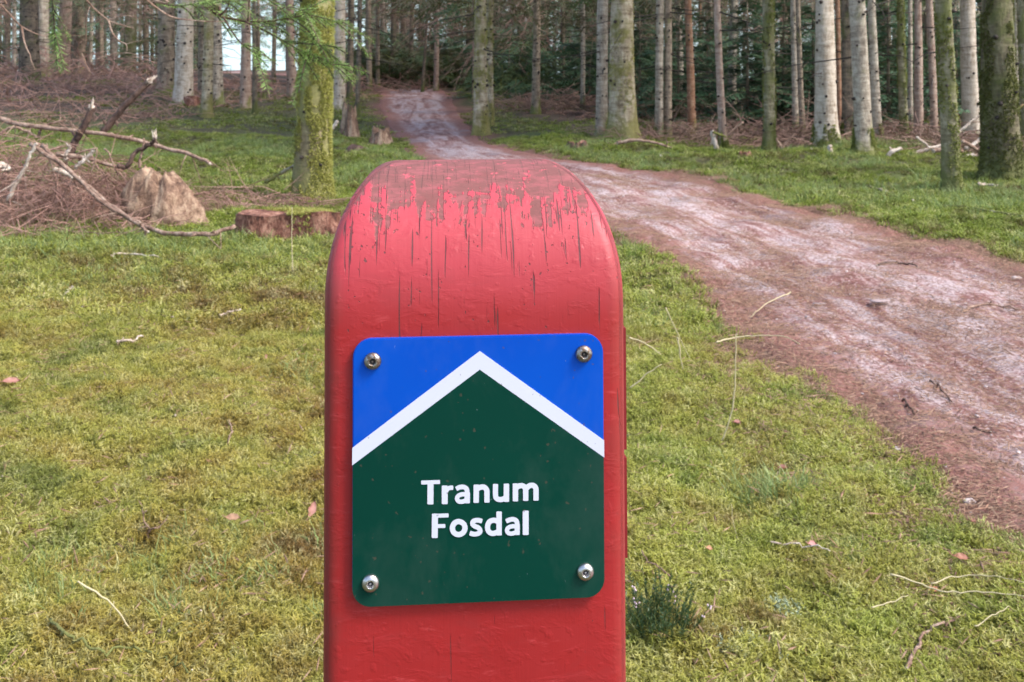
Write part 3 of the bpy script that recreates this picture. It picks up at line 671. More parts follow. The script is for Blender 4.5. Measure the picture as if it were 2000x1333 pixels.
# ------------------------------------------------------------------ trees
def trunk(Y, xb, yb, xt, wb, wt, m, seed, mossy=0, dead=8, height=17.0, twigz=(1.2, 5), flare=.35):
    """returns mesh data in local space (base at origin) plus the world base"""
    rr = random.Random(seed); Xb = (xb-CX)/F*Y; zb = hf(Xb, Y)-.06
    ztop0 = EYE+HZ/F*Y                                           # height seen at the picture's top edge
    lean = ((xt-xb)/F*Y)/max(.5, ztop0-zb); rb = wb/F*Y/2; rt = wt/F*Y/2
    lean = max(-.05, min(.05, lean)); b = MB(); ns = 20 if Y < 18 else 12
    zs = list(np.arange(0, 3.2, .09 if Y < 18 else .2))+list(np.arange(3.3, height, .9)); vs = []; fs = []
    def rad(z, a):
        t = min(1, z/(ztop0-zb)); r_ = rb+(rt-rb)*t
        if z > ztop0-zb: r_ = max(.03, rt*(1-(z-(ztop0-zb))/(height+2)))
        fl = 1.4*flare*math.exp(-z/.15)*(1+.5*math.sin(a*5+seed)+.3*math.sin(a*3+seed*2))
        lump = 1+.035*math.sin(a*3+z*2.1+seed)+.03*float(vn(a*2.2+seed, z*3.3, 7))+.02*float(vn(a*5, z*9+seed, 9))
        return r_*(1+fl)*lump
    def cen(z): return Vector((lean*z+.012*math.sin(z*1.1+seed), .010*math.sin(z*.9+seed*2), z))
    for z in zs:
        c = cen(z)
        for k in range(ns):
            a = 6.283185*k/ns; q = rad(z, a); vs.append(c+Vector((math.cos(a)*q, math.sin(a)*q, 0)))
    for i in range(len(zs)-1):
        for k in range(ns): fs.append((i*ns+k, i*ns+(k+1) % ns, (i+1)*ns+(k+1) % ns, (i+1)*ns+k))
    b.add(vs, fs, 0)
    # knots and dead stubs
    nk = int(16+dead*2) if Y < 26 else 8
    for i in range(nk):
        z = rr.uniform(.25, 3.8) if Y < 26 else rr.uniform(.3, 5); a = rr.uniform(3.3, 6.1) if rr.random() < .75 else rr.uniform(0, 6.28); q = rad(z, a); c = cen(z)
        o = c+Vector((math.cos(a)*q*.97, math.sin(a)*q*.97, 0)); d = Vector((math.cos(a), math.sin(a), rr.uniform(-.2, .3))); kr = rr.uniform(.008, .02)*(rb/.2)**.5*(1+Y/45)
        ln = rr.choice([.02, .025, .04]); b.tube([o, o+d*ln*.6, o+d*ln], [kr*1.25, kr, kr*.35], 6, 1)
    for i in range(dead):
        z = rr.uniform(*twigz); a = rr.uniform(0, 6.28); q = rad(z, a); c = cen(z); d = Vector((math.cos(a), math.sin(a), rr.uniform(-.25, .1))).normalized(); ln = rr.uniform(.35, 1.5)
        o = c+Vector((math.cos(a)*q*.9, math.sin(a)*q*.9, 0)); e1 = o+d*ln*.5+Vector((0, 0, rr.uniform(-.05, .03))); e2 = o+d*ln+Vector((rr.gauss(0, .1), rr.gauss(0, .1), -ln*rr.uniform(0, .25)))
        b.tube([o, e1, e2], [.010, .006, .002], 4, 1)
        for j in range(3):
            s_ = o.lerp(e1, rr.uniform(.4, 1)) if j < 2 else e1.lerp(e2, .4); b.tube([s_, s_+Vector((rr.gauss(0, .16), rr.gauss(0, .16), rr.uniform(-.12, .02)))], [.003, .001], 3, 1, cap=False)
    return b, Vector((Xb, Y, zb)), rad, cen
def moss_coat(rad, cen, z0, z1, n, seed, m, dens=lambda z, a: 1, sz=.018):
    rr = random.Random(seed); b = MB()
    for i in range(n):
        z = rr.uniform(z0, z1); a = rr.uniform(0, 6.283)
        if float(vn(a*1.6+seed, z*3.2, 12))+.5*float(vn(a*4, z*9, 13)) < dens(z, a): continue
        q = rad(z, a); c = cen(z); nrm = Vector((math.cos(a), math.sin(a), rr.uniform(-.5, .3))).normalized(); o = c+Vector((math.cos(a)*q*.985, math.sin(a)*q*.985, 0))
        for j in range(3):
            d = (nrm+Vector((rr.gauss(0, .7), rr.gauss(0, .7), rr.gauss(0, .6)-.25))).normalized()*sz*rr.uniform(.5, 1.4); s_ = d.cross(Vector((rr.gauss(0, 1), rr.gauss(0, 1), 1))).normalized()*sz*.28
            b.add([o-s_, o+s_, o+d], [(0, 1, 2)], 0, [.3, .3, 1.])
    return b
def m_trunkmoss(name, a, c_):
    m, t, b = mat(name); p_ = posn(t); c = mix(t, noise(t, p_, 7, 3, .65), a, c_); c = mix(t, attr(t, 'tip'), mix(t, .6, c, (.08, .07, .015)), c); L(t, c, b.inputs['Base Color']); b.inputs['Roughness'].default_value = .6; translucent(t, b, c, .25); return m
M['tm_yellow'] = m_trunkmoss('trunk_moss_yellow', (.30, .31, .06), (.62, .58, .17)); M['tm_dark'] = m_trunkmoss('trunk_moss_dark', (.10, .115, .03), (.24, .245, .06)); M['tm_green'] = m_trunkmoss('trunk_moss_green', (.16, .20, .04), (.36, .37, .09))
GT = 'conifer trunks standing in the forest'
def yof(yb, x=0): return 2400.0/(yb-HZ)
# (x base, y base, x at top edge, base width, top width, bark, dead branches, label)
TREES = [
 (57, 214, 57, 40, 32, 'dark', 10, 'dark trunk with a mossy flared base at the far left'),
 (84, 200, 84, 24, 22, 'grey', 4, 'pale grey trunk pressed against the dark flared trunk at far left'),
 (14, 176, 16, 12, 10, 'brown', 4, 'thin brown trunk nearest the left edge of the photo'),
 (28, 186, 28, 8, 7, 'pale', 2, 'thin cream trunk left of the dark flared trunk'),
 (122, 186, 129, 27, 23, 'red', 6, 'reddish trunk among pink brushwood on the left'),
 (144, 176, 145, 8, 8, 'grey', 3, 'slim grey trunk just right of the reddish trunk'),
 (157, 178, 157, 18, 17, 'brown', 6, 'brown trunk between the reddish trunk and the thin whitish one'),
 (174, 172, 184, 9, 8, 'pale', 2, 'thin whitish leaning trunk behind the left brushwood'),
 (104, 184, 105, 8, 7, 'brown', 2, 'slim trunk between the grey trunk and the reddish trunk'),
 (198, 168, 197, 11, 10, 'brown', 5, 'slim brown trunk right of the thin whitish leaning one'),
 (222, 172, 221, 13, 12, 'grey', 5, 'grey green trunk left of the dark mossy trunk behind the brushwood'),
 (252, 194, 256, 26, 22, 'greenmossy', 10, 'dark mossy trunk behind the tall broken stake'),
 (284, 180, 284, 11, 10, 'dark', 4, 'dark slim trunk right of the dark mossy trunk behind the stake'),
 (324, 219, 326, 36, 30, 'brown', 10, 'thick brown trunk left of the brightest pale trunk'),
 (358, 221, 364, 38, 30, 'pale', 8, 'bright pale trunk on the left with a small cut stump at its foot'),
 (396, 216, 397, 18, 18, 'brown', 6, 'brown trunk just behind the left one of the leaning pair'),
 (405, 245, 409, 22, 18, 'mossy', 6, 'mossy footed trunk leaning against its paler neighbour'),
 (424, 231, 420, 26, 22, 'grey', 8, 'grey knotted trunk with a flared mossy foot, left of the sky gap'),
 (478, 234, 480, 22, 17, 'red', 6, 'pinkish brown trunk right of the bright sky gap'),
 (496, 222, 497, 10, 8, 'dark', 4, 'thin dark trunk hard right of the pinkish brown trunk'),
 (570, 200, 566, 19, 16, 'red', 8, 'dull reddish trunk just left of the big moss covered trunk'),
 (610, 388, 622, 72, 60, 'verymossy', 0, 'thick trunk wrapped in yellow green moss behind the cut stump'),
 (664, 217, 663, 25, 22, 'pale', 5, 'pale pinkish grey trunk right behind the moss covered trunk'),
 (684, 196, 685, 11, 12, 'dark', 8, 'dark brown trunk right of the pale pinkish grey trunk'),
 (697, 242, 702, 9, 9, 'dark', 8, 'thin dark sapling trunk standing behind a torn stump'),
 (720, 178, 720, 11, 10, 'brown', 8, 'brown trunk left of where the path vanishes'),
 (737, 174, 739, 8, 8, 'brown', 6, 'thin brown trunk above the end of the path'),
 (768, 170, 770, 12, 11, 'dark', 8, 'dark trunk above the far end of the path'),
 (802, 168, 805, 9, 9, 'brown', 8, 'slim brown trunk above the right side of the path end'),
 (826, 180, 842, 6, 5, 'dark', 5, 'thin black leaning trunk right of the path end'),
 (852, 178, 852, 10, 9, 'red', 6, 'dull trunk among dark bushes right of the path end'),
 (925, 200, 927, 8, 8, 'red', 2, 'thin pinkish trunk hugging the left of the mossy double trunk'),
 (937, 268, 940, 30, 22, 'mossy', 10, 'mossy trunk with a flared orange foot, front one of the central pair'),
 (957, 256, 957, 15, 14, 'mossy', 6, 'slimmer mossy trunk, rear one of the central pair'),
 (972, 170, 972, 8, 8, 'pale', 3, 'thin light trunk just right of the central pair'),
 (1048, 226, 1048, 17, 14, 'brown', 12, 'brown trunk flaring into red brushwood above the post'),
 (1023, 176, 1020, 10, 10, 'dark', 10, 'dim trunk with dead twigs left of the one above the post'),
 (1137, 222, 1138, 9, 9, 'grey', 5, 'slim grey trunk left of the knotted grey one'),
 (1172, 272, 1178, 23, 21, 'grey', 6, 'knotted grey trunk hard left of the broad mossy one'),
 (1214, 281, 1217, 56, 42, 'mossy', 2, 'broad trunk blotched with yellow moss above the right of the post'),
 (1261, 176, 1260, 8, 7, 'red', 6, 'thin pinkish far trunk right of the broad blotched trunk'),
 (1290, 276, 1288, 17, 15, 'grey', 8, 'dark and grey streaked trunk, left one of the close pair past the broad blotched trunk'),
 (1306, 276, 1303, 15, 14, 'brown', 8, 'brown trunk, right one of the close pair past the broad blotched trunk'),
 (1330, 200, 1323, 14, 12, 'pale', 4, 'speckled pale trunk left of the orange one'),
 (1350, 274, 1344, 17, 13, 'orange', 3, 'orange barked trunk with a mossy foot'),
 (1368, 176, 1368, 8, 6, 'orange', 2, 'short looking thin orange far trunk'),
 (1413, 292, 1402, 15, 13, 'red', 5, 'slim leaning pinkish trunk behind the white curved stake'),
 (1431, 238, 1433, 17, 15, 'grey', 5, 'grey trunk behind the leaning pinkish one'),
 (1399, 186, 1399, 9, 9, 'grey', 5, 'dim far trunk left of the leaning pinkish one'),
 (1486, 180, 1485, 5, 5, 'pale', 1, 'very thin cream trunk beside the mossy olive trunk'),
 (1501, 297, 1500, 24, 22, 'greenmossy', 3, 'olive mossy trunk with a bare brown foot in the right half'),
 (1552, 272, 1550, 12, 11, 'grey', 6, 'left one of two knobbly thin trunks standing side by side'),
 (1567, 276, 1560, 12, 9, 'brown', 8, 'right one of two knobbly thin trunks standing side by side'),
 (1530, 184, 1528, 8, 7, 'dark', 4, 'dim thin trunk left of the two knobbly thin trunks'),
 (1617, 300, 1608, 46, 33, 'pale', 2, 'brightest thick pale trunk with a mossy foot on the right'),
 (1640, 280, 1634, 10, 9, 'orange', 2, 'narrow orange trunk tucked behind the thick pale trunk'),
 (1654, 290, 1652, 22, 18, 'dark', 3, 'dark brown trunk between the thick pale and the grey trunk'),
 (1685, 318, 1674, 34, 30, 'grey', 3, 'grey knotted trunk with a dark foot standing on the mossy bank'),
 (1712, 292, 1704, 20, 15, 'grey', 3, 'thinner grey brown trunk right of the grey knotted trunk'),
 (1768, 290, 1760, 18, 13, 'greenmossy', 3, 'narrow olive mossy trunk left of the two pinkish ones'),
 (1781, 270, 1776, 10, 8, 'grey', 3, 'thin shaded trunk touching the narrow olive mossy trunk'),
 (1795, 281, 1791, 19, 13, 'red', 4, 'pinkish grey trunk behind the heap of split wood'),
 (1826, 274, 1814, 15, 13, 'red', 6, 'pinkish brown trunk leaning left of the spotted trunk'),
 (1811, 236, 1808, 8, 7, 'dark', 4, 'dark thin trunk between the two pinkish trunks on the right'),
 (1856, 374, 1845, 34, 30, 'greenmossy', 2, 'spotted mossy trunk with black knots and a red brown foot'),
 (1898, 270, 1891, 34, 27, 'pale', 2, 'yellowish pale trunk with green algae on its right side'),
 (1960, 352, 1947, 74, 56, 'furrowed', 2, 'thick dark green moss covered trunk at the right edge'),
 (1986, 290, 1982, 10, 8, 'grey', 2, 'thin grey trunk just behind the thick mossy trunk at the right edge'),
 (2004, 300, 1996, 24, 20, 'greenmossy', 2, 'green trunk cut by the right edge of the photo'),
 (1738, 196, 1736, 8, 7, 'brown', 4, 'dim far trunk left of the narrow olive mossy trunk'),
 (1598, 200, 1596, 8, 7, 'brown', 4, 'dim far trunk left of the brightest thick pale trunk'),
 (1100, 184, 1100, 9, 9, 'dark', 9, 'dim trunk with dead twigs beside the central sky gap'),
 (1455, 178, 1453, 7, 6, 'brown', 5, 'dim far trunk below the sky gap left of the olive mossy trunk'),
 (535, 186, 536, 9, 8, 'brown', 7, 'dim far trunk with dead twigs right of the sky gap on the left'),
]
for i, (xb, yb, xt, wb, wt, bk, dd, lb) in enumerate(TREES):
    Y = yof(yb) if yb > 230 else yof(yb)*(1-.0)      # near trees: flat ground; far ones corrected for the rise below
    if yb <= 230:
        for _ in range(30):
            X = (xb-CX)/F*Y; Y = (EYE-float(h0(np.array(X), np.array(Y))))*F/(yb-HZ) if True else Y
            Y = min(Y, 52)
    b, base, rad, cen = trunk(Y, xb, yb, xt, wb, wt, M[bk], i+1, 0, dd, 17.0, (.9, 2.4+Y*.06), .34 if wb > 20 else .25)
    t_o = empty('conifer_tree', base); tag(t_o, lb, 'tree', GT)
    b.build('trunk', [M[bk], M['knot']], t_o)
    c_o = link('crown', CROWNS[i % 3], t_o); c_o.rotation_euler = (0, 0, i*1.7)
    if Y < 9.5: c_o.location = (0, 0, 1.5)
    if bk in ('verymossy', 'furrowed'):
        n = 15000 if xb < 1000 else 11000
        mb_ = moss_coat(rad, cen, 0, 2.0 if xb < 1000 else 2.2, n, i, None, (lambda z, a: -.45 if z > .9 else -.15) if xb < 1000 else (lambda z, a: -.05), .024)
        mb_.build('moss_coat', [M['tm_yellow'] if xb < 1000 else M['tm_dark']], t_o, False)
    elif bk in ('mossy', 'greenmossy') and yb > 255:
        moss_coat(rad, cen, 0, 2.6, 5000, i, None, lambda z, a: .15, .022).build('moss_coat', [M['tm_yellow'] if bk == 'mossy' else M['tm_green']], t_o, False)
    elif yb > 285:
        moss_coat(rad, cen, 0, .35, 2500, i, None, lambda z, a: -.3+z*1.5, .025).build('moss_coat', [M['tm_green']], t_o, False)

# young spruces filling the understorey
YS = [foliage_mesh('foliage', 200+i, M['needle_dark'], 2.6, .08, 1.15, 12, 9, 1, 12, .022, .75) for i in range(3)]
stem = MB(); stem.tube([(0, 0, -.1), (0, 0, 1.4), (.02, 0, 2.6)], [.03, .02, .006], 6, 0); STM = stem.mesh('stem', [M['brown'], M['knot']])
BUSH = [(880, 208, 34, 1.0, 'low dark young spruce bush left of the central trunk pair'), (1000, 232, 30, 1.1, 'young spruce with black shade beneath it right of the central trunk pair'), (845, 190, 34, .9, 'dark young spruce beside the far end of the path'), (1085, 222, 30, 1.15, 'blue green young spruce under the central sky gap'),
 (1140, 232, 24, 1.0, 'young spruce left of the knotted grey trunk'), (1250, 250, 20, .95, 'dark young spruce right of the broad blotched trunk'), (1325, 252, 18, .9, 'young spruce between the close trunk pair and the orange trunk'), (1382, 240, 22, 1.0, 'young spruce right of the orange trunk'),
 (1460, 250, 18, 1.0, 'dark green young spruce left of the olive mossy trunk'), (1530, 244, 19, 1.15, 'brightest green young spruce right of the olive mossy trunk'), (1588, 252, 18, 1.0, 'young spruce left of the thick pale trunk'), (1735, 262, 17, 1.1, 'young spruce between the grey trunks and the olive mossy trunk'),
 (1728, 215, 28, 1.4, 'taller young spruce further back left of the narrow olive trunk'), (1868, 240, 20, 1.1, 'young spruce behind the spotted mossy trunk'), (1925, 226, 22, 1.2, 'young spruce between the two trunks at the far right'), (1200, 222, 26, 1.2, 'young spruce hidden behind the broad blotched trunk'), (1660, 246, 22, 1.1, 'young spruce behind the dark brown and grey trunks'), (1800, 232, 25, 1.2, 'young spruce behind the two pinkish trunks on the right'), (1995, 236, 21, 1.2, 'young spruce at the far right edge behind the mossy trunk')]
for i, (px, py, Y_, sc, lb) in enumerate(BUSH):
    X = (px-CX)/F*Y_; e_ = empty('young_spruce', (X, Y_, hf(X, Y_))); e_.scale = (sc*1.1, sc*1.1, sc*.85); e_.rotation_euler = (0, 0, i*2.1)
    tag(e_, lb, 'young tree', 'young spruces in the understorey')
    link('foliage', YS[i % 3], e_); link('stem', STM, e_)

GAPS = [(455, 115, 34, 52), (500, 110, 22, 20), (535, 130, 30, 28), (1090, 92, 17, 24), (1086, 130, 9, 16), (1282, 60, 7, 60), (1362, 58, 12, 14), (1455, 112, 24, 30), (1490, 30, 8, 12), (1520, 80, 5, 24), (1728, 48, 24, 30), (1700, 20, 14, 12), (1916, 80, 9, 44), (1916, 20, 9, 30), (1875, 70, 6, 26), (22, 14, 20, 14), (40, 32, 10, 14), (207, 27, 5, 5), (273, 28, 5, 5), (278, 85, 4, 22), (1580, 90, 6, 30), (1830, 35, 6, 14), (1345, 125, 5, 40), (1660, 50, 4, 60), (1470, 140, 10, 16)]
# far wood: trunks and hanging foliage beyond the near trees, read as one mass
b = MB(); rr = random.Random(5)
for i in range(380):
    Y = rr.uniform(34, 92); X = rr.uniform(-.78, .70)*Y; px = CX+F*X/Y
    if 430 < px < 560 and rr.random() < .8: continue
    if any(abs(px-a_) < rx_ and abs(c_-70) < 60 for a_, c_, rx_, ry_ in GAPS) and rr.random() < .6: continue
    z = hf(X, Y)-.1; r0 = rr.uniform(.07, .17); pts = [(X, Y, z), (X+rr.gauss(0, .05), Y, z+5), (X+rr.gauss(0, .2), Y, z+15)]
    b.tube(pts, [r0*1.2, r0*.9, r0*.4], 7, rr.choice([0, 0, 1, 1, 2, 3]))
    for j in range(7):
        o = Vector((X, Y, z+rr.uniform(1.2, 6))); a = rr.uniform(0, 6.28); l = rr.uniform(.6, 2)
        e_ = o+Vector((math.cos(a)*l, math.sin(a)*l, -l*rr.uniform(-.1, .4))); b.tube([o, o.lerp(e_, .5)+Vector((0, 0, .05)), e_], [.02, .013, .005], 3, 3, cap=False)
o = b.build('distant_trunks', [M['brown'], M['grey'], M['pale'], M['dark']]); tag(o, 'far off mass of thin trunks fading into the depth of the forest', 'wood', kind='stuff')
def infill(n, y0, y1, zlo, zhi, gaps=True, xf=(-.78, .70), mg=6):
    n = int(n*1.3) if xf[0] < -.7 else n
    Y = y0+(y1-y0)*RNG.random(n); X = (xf[0]+(xf[1]-xf[0])*RNG.random(n))*Y; Z = zlo+(zhi-zlo)*RNG.random(n)
    px = CX+F*X/Y; py = HZ-(Z-EYE)/Y*F; k = np.ones(n, bool)
    if gaps:
        for (a, c, rx_, ry_) in GAPS:
            g_ = mg*.3 if a < 430 else mg
            k &= ((px-a)/(rx_+g_))**2+((py-c)/(ry_+g_))**2 > 1
    return X[k], Y[k], Z[k]
FS = []
for i, (mm_, s) in enumerate(((M['needle_dark'], 1), (M['needle'], 2), (M['needle_olive'], 3), (M['needle_dark'], 4))):
    fb = frond(300+i, 1.0, .42, None, 13, .3, .022, 3); FS.append(fb.mesh('spray', [mm_, M['brown']], False))
Ps = []; Rs = []; Ss = []; Is = []
def addf(X, Y, Z, smin, smax, lo, hi):
    n = len(X); Ps.append(np.stack([X, Y, Z], -1)); Rs.append(np.stack([RNG.normal(0, .35, n), RNG.normal(.1, .3, n), RNG.random(n)*6.283], -1)); Ss.append(smin+(smax-smin)*RNG.random(n)); Is.append(RNG.integers(lo, hi, n))
X, Y, Z = infill(5200, 30, 60, 0, 6.5, mg=24); k = (fbm(X/3, Y/3+Z/1.5, 71, 3) > -.05); addf(X[k], Y[k], Z[k], .8, 1.7, 0, 4)
X, Y, Z = infill(6000, 60, 95, -2, 9, True, mg=30); addf(X, Y, Z-(Y-55)*.03, 1.3, 2.2, 0, 4)
X, Y, Z = infill(700, 48, 58, -.3, .35, False, (-.32, -.18)); addf(X, Y, Z, .8, 1.4, 0, 4)
X, Y, Z = infill(5200, 24, 44, 0, 2.4, True, (-.03, .56), 14); k = Z < 1.4+1.0*fbm(X/2, Y/3, 73, 2)+.5; addf(X[k], Y[k], Z[k], .7, 1.4, 0, 2)
X, Y, Z = infill(1300, 31, 45, 0.2, 1.6, True, (-.16, -.05)); addf(X, Y, Z, .7, 1.3, 1, 3)
X, Y, Z = infill(900, 17, 30, 2.2, 4.8, True, (-.10, .42)); addf(X, Y, Z, .5, 1.1, 1, 3)
P_ = np.concatenate(Ps)
scatter('distant_foliage', P_, np.concatenate(Rs), np.concatenate(Ss), np.concatenate(Is), FS, 'dark green mass of distant conifer foliage between the trunks', 'foliage')
# dead lower branches hanging between the trunks
def bare(seed, mts):
    rr = random.Random(seed); b = MB()
    for i in range(7):
        a = rr.uniform(0, 6.283); l = rr.uniform(.6, 1.3); d = Vector((math.cos(a), math.sin(a), rr.uniform(-.5, .15))).normalized(); p0 = Vector((rr.gauss(0, .15), rr.gauss(0, .15), rr.gauss(0, .2))); p1 = p0+d*l*.5; p2 = p0+d*l+Vector((rr.gauss(0, .1), rr.gauss(0, .1), -.22*l))
        b.tube([p0, p1, p2], [.008, .006, .003], 3, 0, rr.random(), cap=False)
        for j in range(9):
            s_ = p0.lerp(p1, rr.random()) if j < 4 else p1.lerp(p2, rr.random()); e2 = s_+(d*.5+Vector((rr.gauss(0, .5), rr.gauss(0, .5), rr.gauss(-.35, .3))))*.30
            b.tube([s_, e2], [.0045, .002], 3, 0, rr.random(), cap=False)
    return b.mesh('bare_spray', mts, False)
BS = [bare(i, [m_]) for i, m_ in enumerate((M['twig2'], M['twig'], m_needle('olive_twig', (.24, .22, .10), (.34, .31, .16))))]
Ps = []; Rs = []; Ss = []; Is = []
X, Y, Z = infill(2600, 20, 50, 1.5, 5.5, True, mg=0); k = (fbm(X/2.5, Y/5, 79, 2) > -.1) & ((X > -.12*Y) | (Z > 2.3)) & ((X > -.12*Y) | (RNG.random(len(X)) < .45)); X, Y, Z = X[k], Y[k], Z[k]; n = len(X)
Ps.append(np.stack([X, Y, Z], -1)); Rs.append(np.stack([RNG.normal(0, .2, n), RNG.normal(0, .2, n), RNG.random(n)*6.283], -1)); Ss.append(.5+.9*RNG.random(n)); Is.append(RNG.integers(0, 3, n))
scatter('dead_twigs', np.concatenate(Ps), np.concatenate(Rs), np.concatenate(Ss), np.concatenate(Is), BS, 'haze of thin dead lower branches between the trunks', 'twigs')
#PART3
# ------------------------------------------------------------------ stumps
def stump(px, py, Y, w, hgt, mats, seed, top='flat', lobes=.12, label='', group=None, sq=1.0, mossp=None):
    X = (px-CX)/F*Y; z0 = hf(X, Y)-.04; rr = random.Random(seed); n = 44; k = 16; vs = []; fs = []; ms = []
    def edge(a):
        if top == 'flat': return 1+.05*math.sin(a*2+seed)+.04*float(vn(a*3, seed, 3))
        if top == 'torn': return 1+.28*float(vn(a*2.2+seed, 3, 3))+.22*float(vn(a*6+seed, 9, 4))
        return 1-.30*(math.cos(a-.3)*.5+.5)+.16*float(vn(a*2.5+seed, 3, 3))+.08*float(vn(a*7, seed, 3))
    for i in range(k+1):
        t = i/k
        for j in range(n):
            a = 6.283185*j/n; r_ = w/2*(1+.38*math.exp(-t*4.5)*(1+.5*math.sin(a*4+seed)))*(1+lobes*float(vn(a*2.0+seed, 1, 5))+.07*float(vn(a*6+seed, t*4, 6))+(.045 if top == 'flat' else .10)*float(vn(a*9+seed, t*5, 8))+.04*float(vn(a*19, t*13+seed, 2)))
            if top == 'round': r_ *= math.sqrt(max(.05, 1-.72*t**3.2))
            if top == 'torn': r_ *= 1-.35*t
            vs.append(Vector((math.cos(a)*r_, math.sin(a)*r_*sq, hgt*t*edge(a))))
    for i in range(k):
        for j in range(n): fs.append((i*n+j, i*n+(j+1) % n, (i+1)*n+(j+1) % n, (i+1)*n+j)); ms.append(0)
    base = len(vs); rings = 5
    for q in range(1, rings+1):
        for j in range(n):
            p_ = vs[k*n+j]; s = 1-q/(rings+.3); zc = hgt*(1-.0*q) if top == 'flat' else hgt*(.80 if top == 'torn' else .9)
            vs.append(Vector((p_.x*s, p_.y*s, p_.z*s+zc*(1-s)+(.02 if top != 'flat' else .004)*float(vn(j*.8, q*1.3, seed)))))
    for q in range(rings):
        a0 = k*n if q == 0 else base+(q-1)*n; b0 = base+q*n
        for j in range(n): fs.append((a0+j, a0+(j+1) % n, b0+(j+1) % n, b0+j)); ms.append(1)
    fs.append(tuple(base+(rings-1)*n+j for j in range(n))); ms.append(1)
    root = empty('tree_stump', (X, Y, z0)); tag(root, label, 'stump', group)
    b1 = MB(); b1.v = vs; b1.a = [0]*len(vs); b1.f = [f for f, m in zip(fs, ms) if m == 0]; b1.m = [0]*len(b1.f)
    b1.build('bark', [mats[0]], root)
    b2 = MB(); mp = {}; f2 = []
    for f, m in zip(fs, ms):
        if m == 1: f2.append(tuple(mp.setdefault(i, len(mp)) for i in f))
    b2.v = [vs[i] for i in mp]; b2.a = [0]*len(b2.v); b2.f = f2; b2.m = [0]*len(f2); b2.build('cut_top', [mats[1]], root)
    if mossp:
        bm_ = MB()
        for i in range(mossp[0]):
            a = rr.uniform(mossp[1], mossp[2]); r_ = w/2*math.sqrt(rr.uniform(.15, 1.05)); x, y = math.cos(a)*r_, math.sin(a)*r_*sq; z = hgt*(1.0 if r_ < w/2*.97 else rr.uniform(.5, 1))
            o = Vector((x, y, z-.004))
            for j in range(3):
                d = Vector((rr.gauss(0, .6), rr.gauss(0, .6), 1)).normalized()*rr.uniform(.01, .035); s_ = d.cross(Vector((rr.gauss(0, 1), rr.gauss(0, 1), .2))).normalized()*.006
                bm_.add([o-s_, o+s_, o+d], [(0, 1, 2)], 0, [.3, .3, 1])
        bm_.build('moss_patch', [M['tm_yellow']], root, False)
    return root
stump(562, 475, 6.85, .60, .235, (M['redbark'], M['redbark']), 3, 'flat', .25, 'low sawn stump with flaky red bark and moss on top before the moss covered tree', None, .36, (1500, -1.5, 2.2))
stump(318, 425, 7.55, .50, .40, (M['tanwood'], M['tanwood']), 8, 'round', .2, 'big broken stump with a torn tan face beside the brush pile', None, .8)
stump(684, 268, 15.6, .26, .46, (M['tanwood'], M['tanwood']), 5, 'torn', .3, 'tall torn stump with orange splinters right behind the moss covered tree')
stump(742, 280, 14.6, .32, .24, (M['tanwood'], M['tanwood']), 11, 'torn', .3, 'low torn stump with tan splinters left of the path bend')
stump(374, 226, 21, .30, .26, (M['redbark'], M['tanwood']), 4, 'flat', .1, 'small cut brown stump at the foot of the bright pale trunk')
stump(1128, 300, 13.4, .34, .12, (M['darkwood'], M['redbark']), 9, 'torn', .3, 'low rotten dark stump on the moss right of the post top')
stump(700, 318, 12.2, .30, .14, (M['darkwood'], M['darkwood']), 12, 'round', .2, 'small dark rotten stump sunk in grass left of the post top')
stump(1455, 322, 11.9, .16, .07, (M['redbark'], M['redbark']), 14, 'torn', .3, 'little red brown stump remnant on the mossy bank right of the path')
# ------------------------------------------------------------------ branches lying or stuck in the brush
def stick(pts, rpx, m, label, name='fallen_branch', cat='branch', group=None, tipm=None, Y=None, lift=.0, n=8, taper=.45, kinks=3, jit=.004, twigs=0, dy=0):
    """pts: photo pixels; either on the ground (Y None) or standing at distance Y (number or list)"""
    P_ = []
    for i, q in enumerate(pts):
        if Y is None: P_.append(at(q[0], q[1], lift))
        else: P_.append(P3(q[0], q[1], Y[i] if isinstance(Y, (list, tuple)) else Y+dy*i))
    dist = sum(p_.y for p_ in P_)/len(P_); r0 = rpx/F*dist; o0 = P_[0].copy(); rr = random.Random(int(pts[0][0]*7+pts[0][1]))
    L_ = spline([p_-o0 for p_ in P_], 5); L_ = [p_+Vector((rr.gauss(0, jit), rr.gauss(0, jit), rr.gauss(0, jit))) for p_ in L_]
    b = MB(); nn = len(L_); b.tube(L_, [r0*(1-taper*i/(nn-1))*rr.uniform(.88, 1.12) for i in range(nn)], n, 0, capmi=1)
    for i in range(kinks):
        j = rr.randrange(1, nn-1); d = Vector((rr.gauss(0, 1), rr.gauss(0, 1), rr.gauss(0, 1))).normalized(); b.tube([L_[j], L_[j]+d*r0*2.2, L_[j]+d*r0*3], [r0*.5, r0*.35, r0*.1], 5, 0)
    for i in range(twigs):
        j = rr.randrange(1, nn-1); d = Vector((rr.gauss(0, .7), rr.gauss(0, .5), -abs(rr.gauss(.5, .4)))).normalized(); l = rr.uniform(.15, .45)
        b.tube([L_[j], L_[j]+d*l*.5, L_[j]+d*l+Vector((0, 0, -.06))], [r0*.22, r0*.15, r0*.05], 4, 0)
    if tipm:                                             # splintered pale end
        for i in range(6):
            e_ = L_[-1]; d = (L_[-1]-L_[-3]).normalized(); off = Vector((rr.gauss(0, 1), rr.gauss(0, 1), rr.gauss(0, 1)))*r0*.45
            b.tube([e_+off*.6-d*r0, e_+off+d*r0*rr.uniform(.5, 2.8)], [r0*.42, r0*.08], 5, 1)
    root = b.mesh(name, [m, tipm or M['palewood']]); o = link(name, root); o.location = o0; tag(o, label, cat, group); return o
DW, BW_, PW_ = M['deadwood'], M['darkwood'], M['palewood']
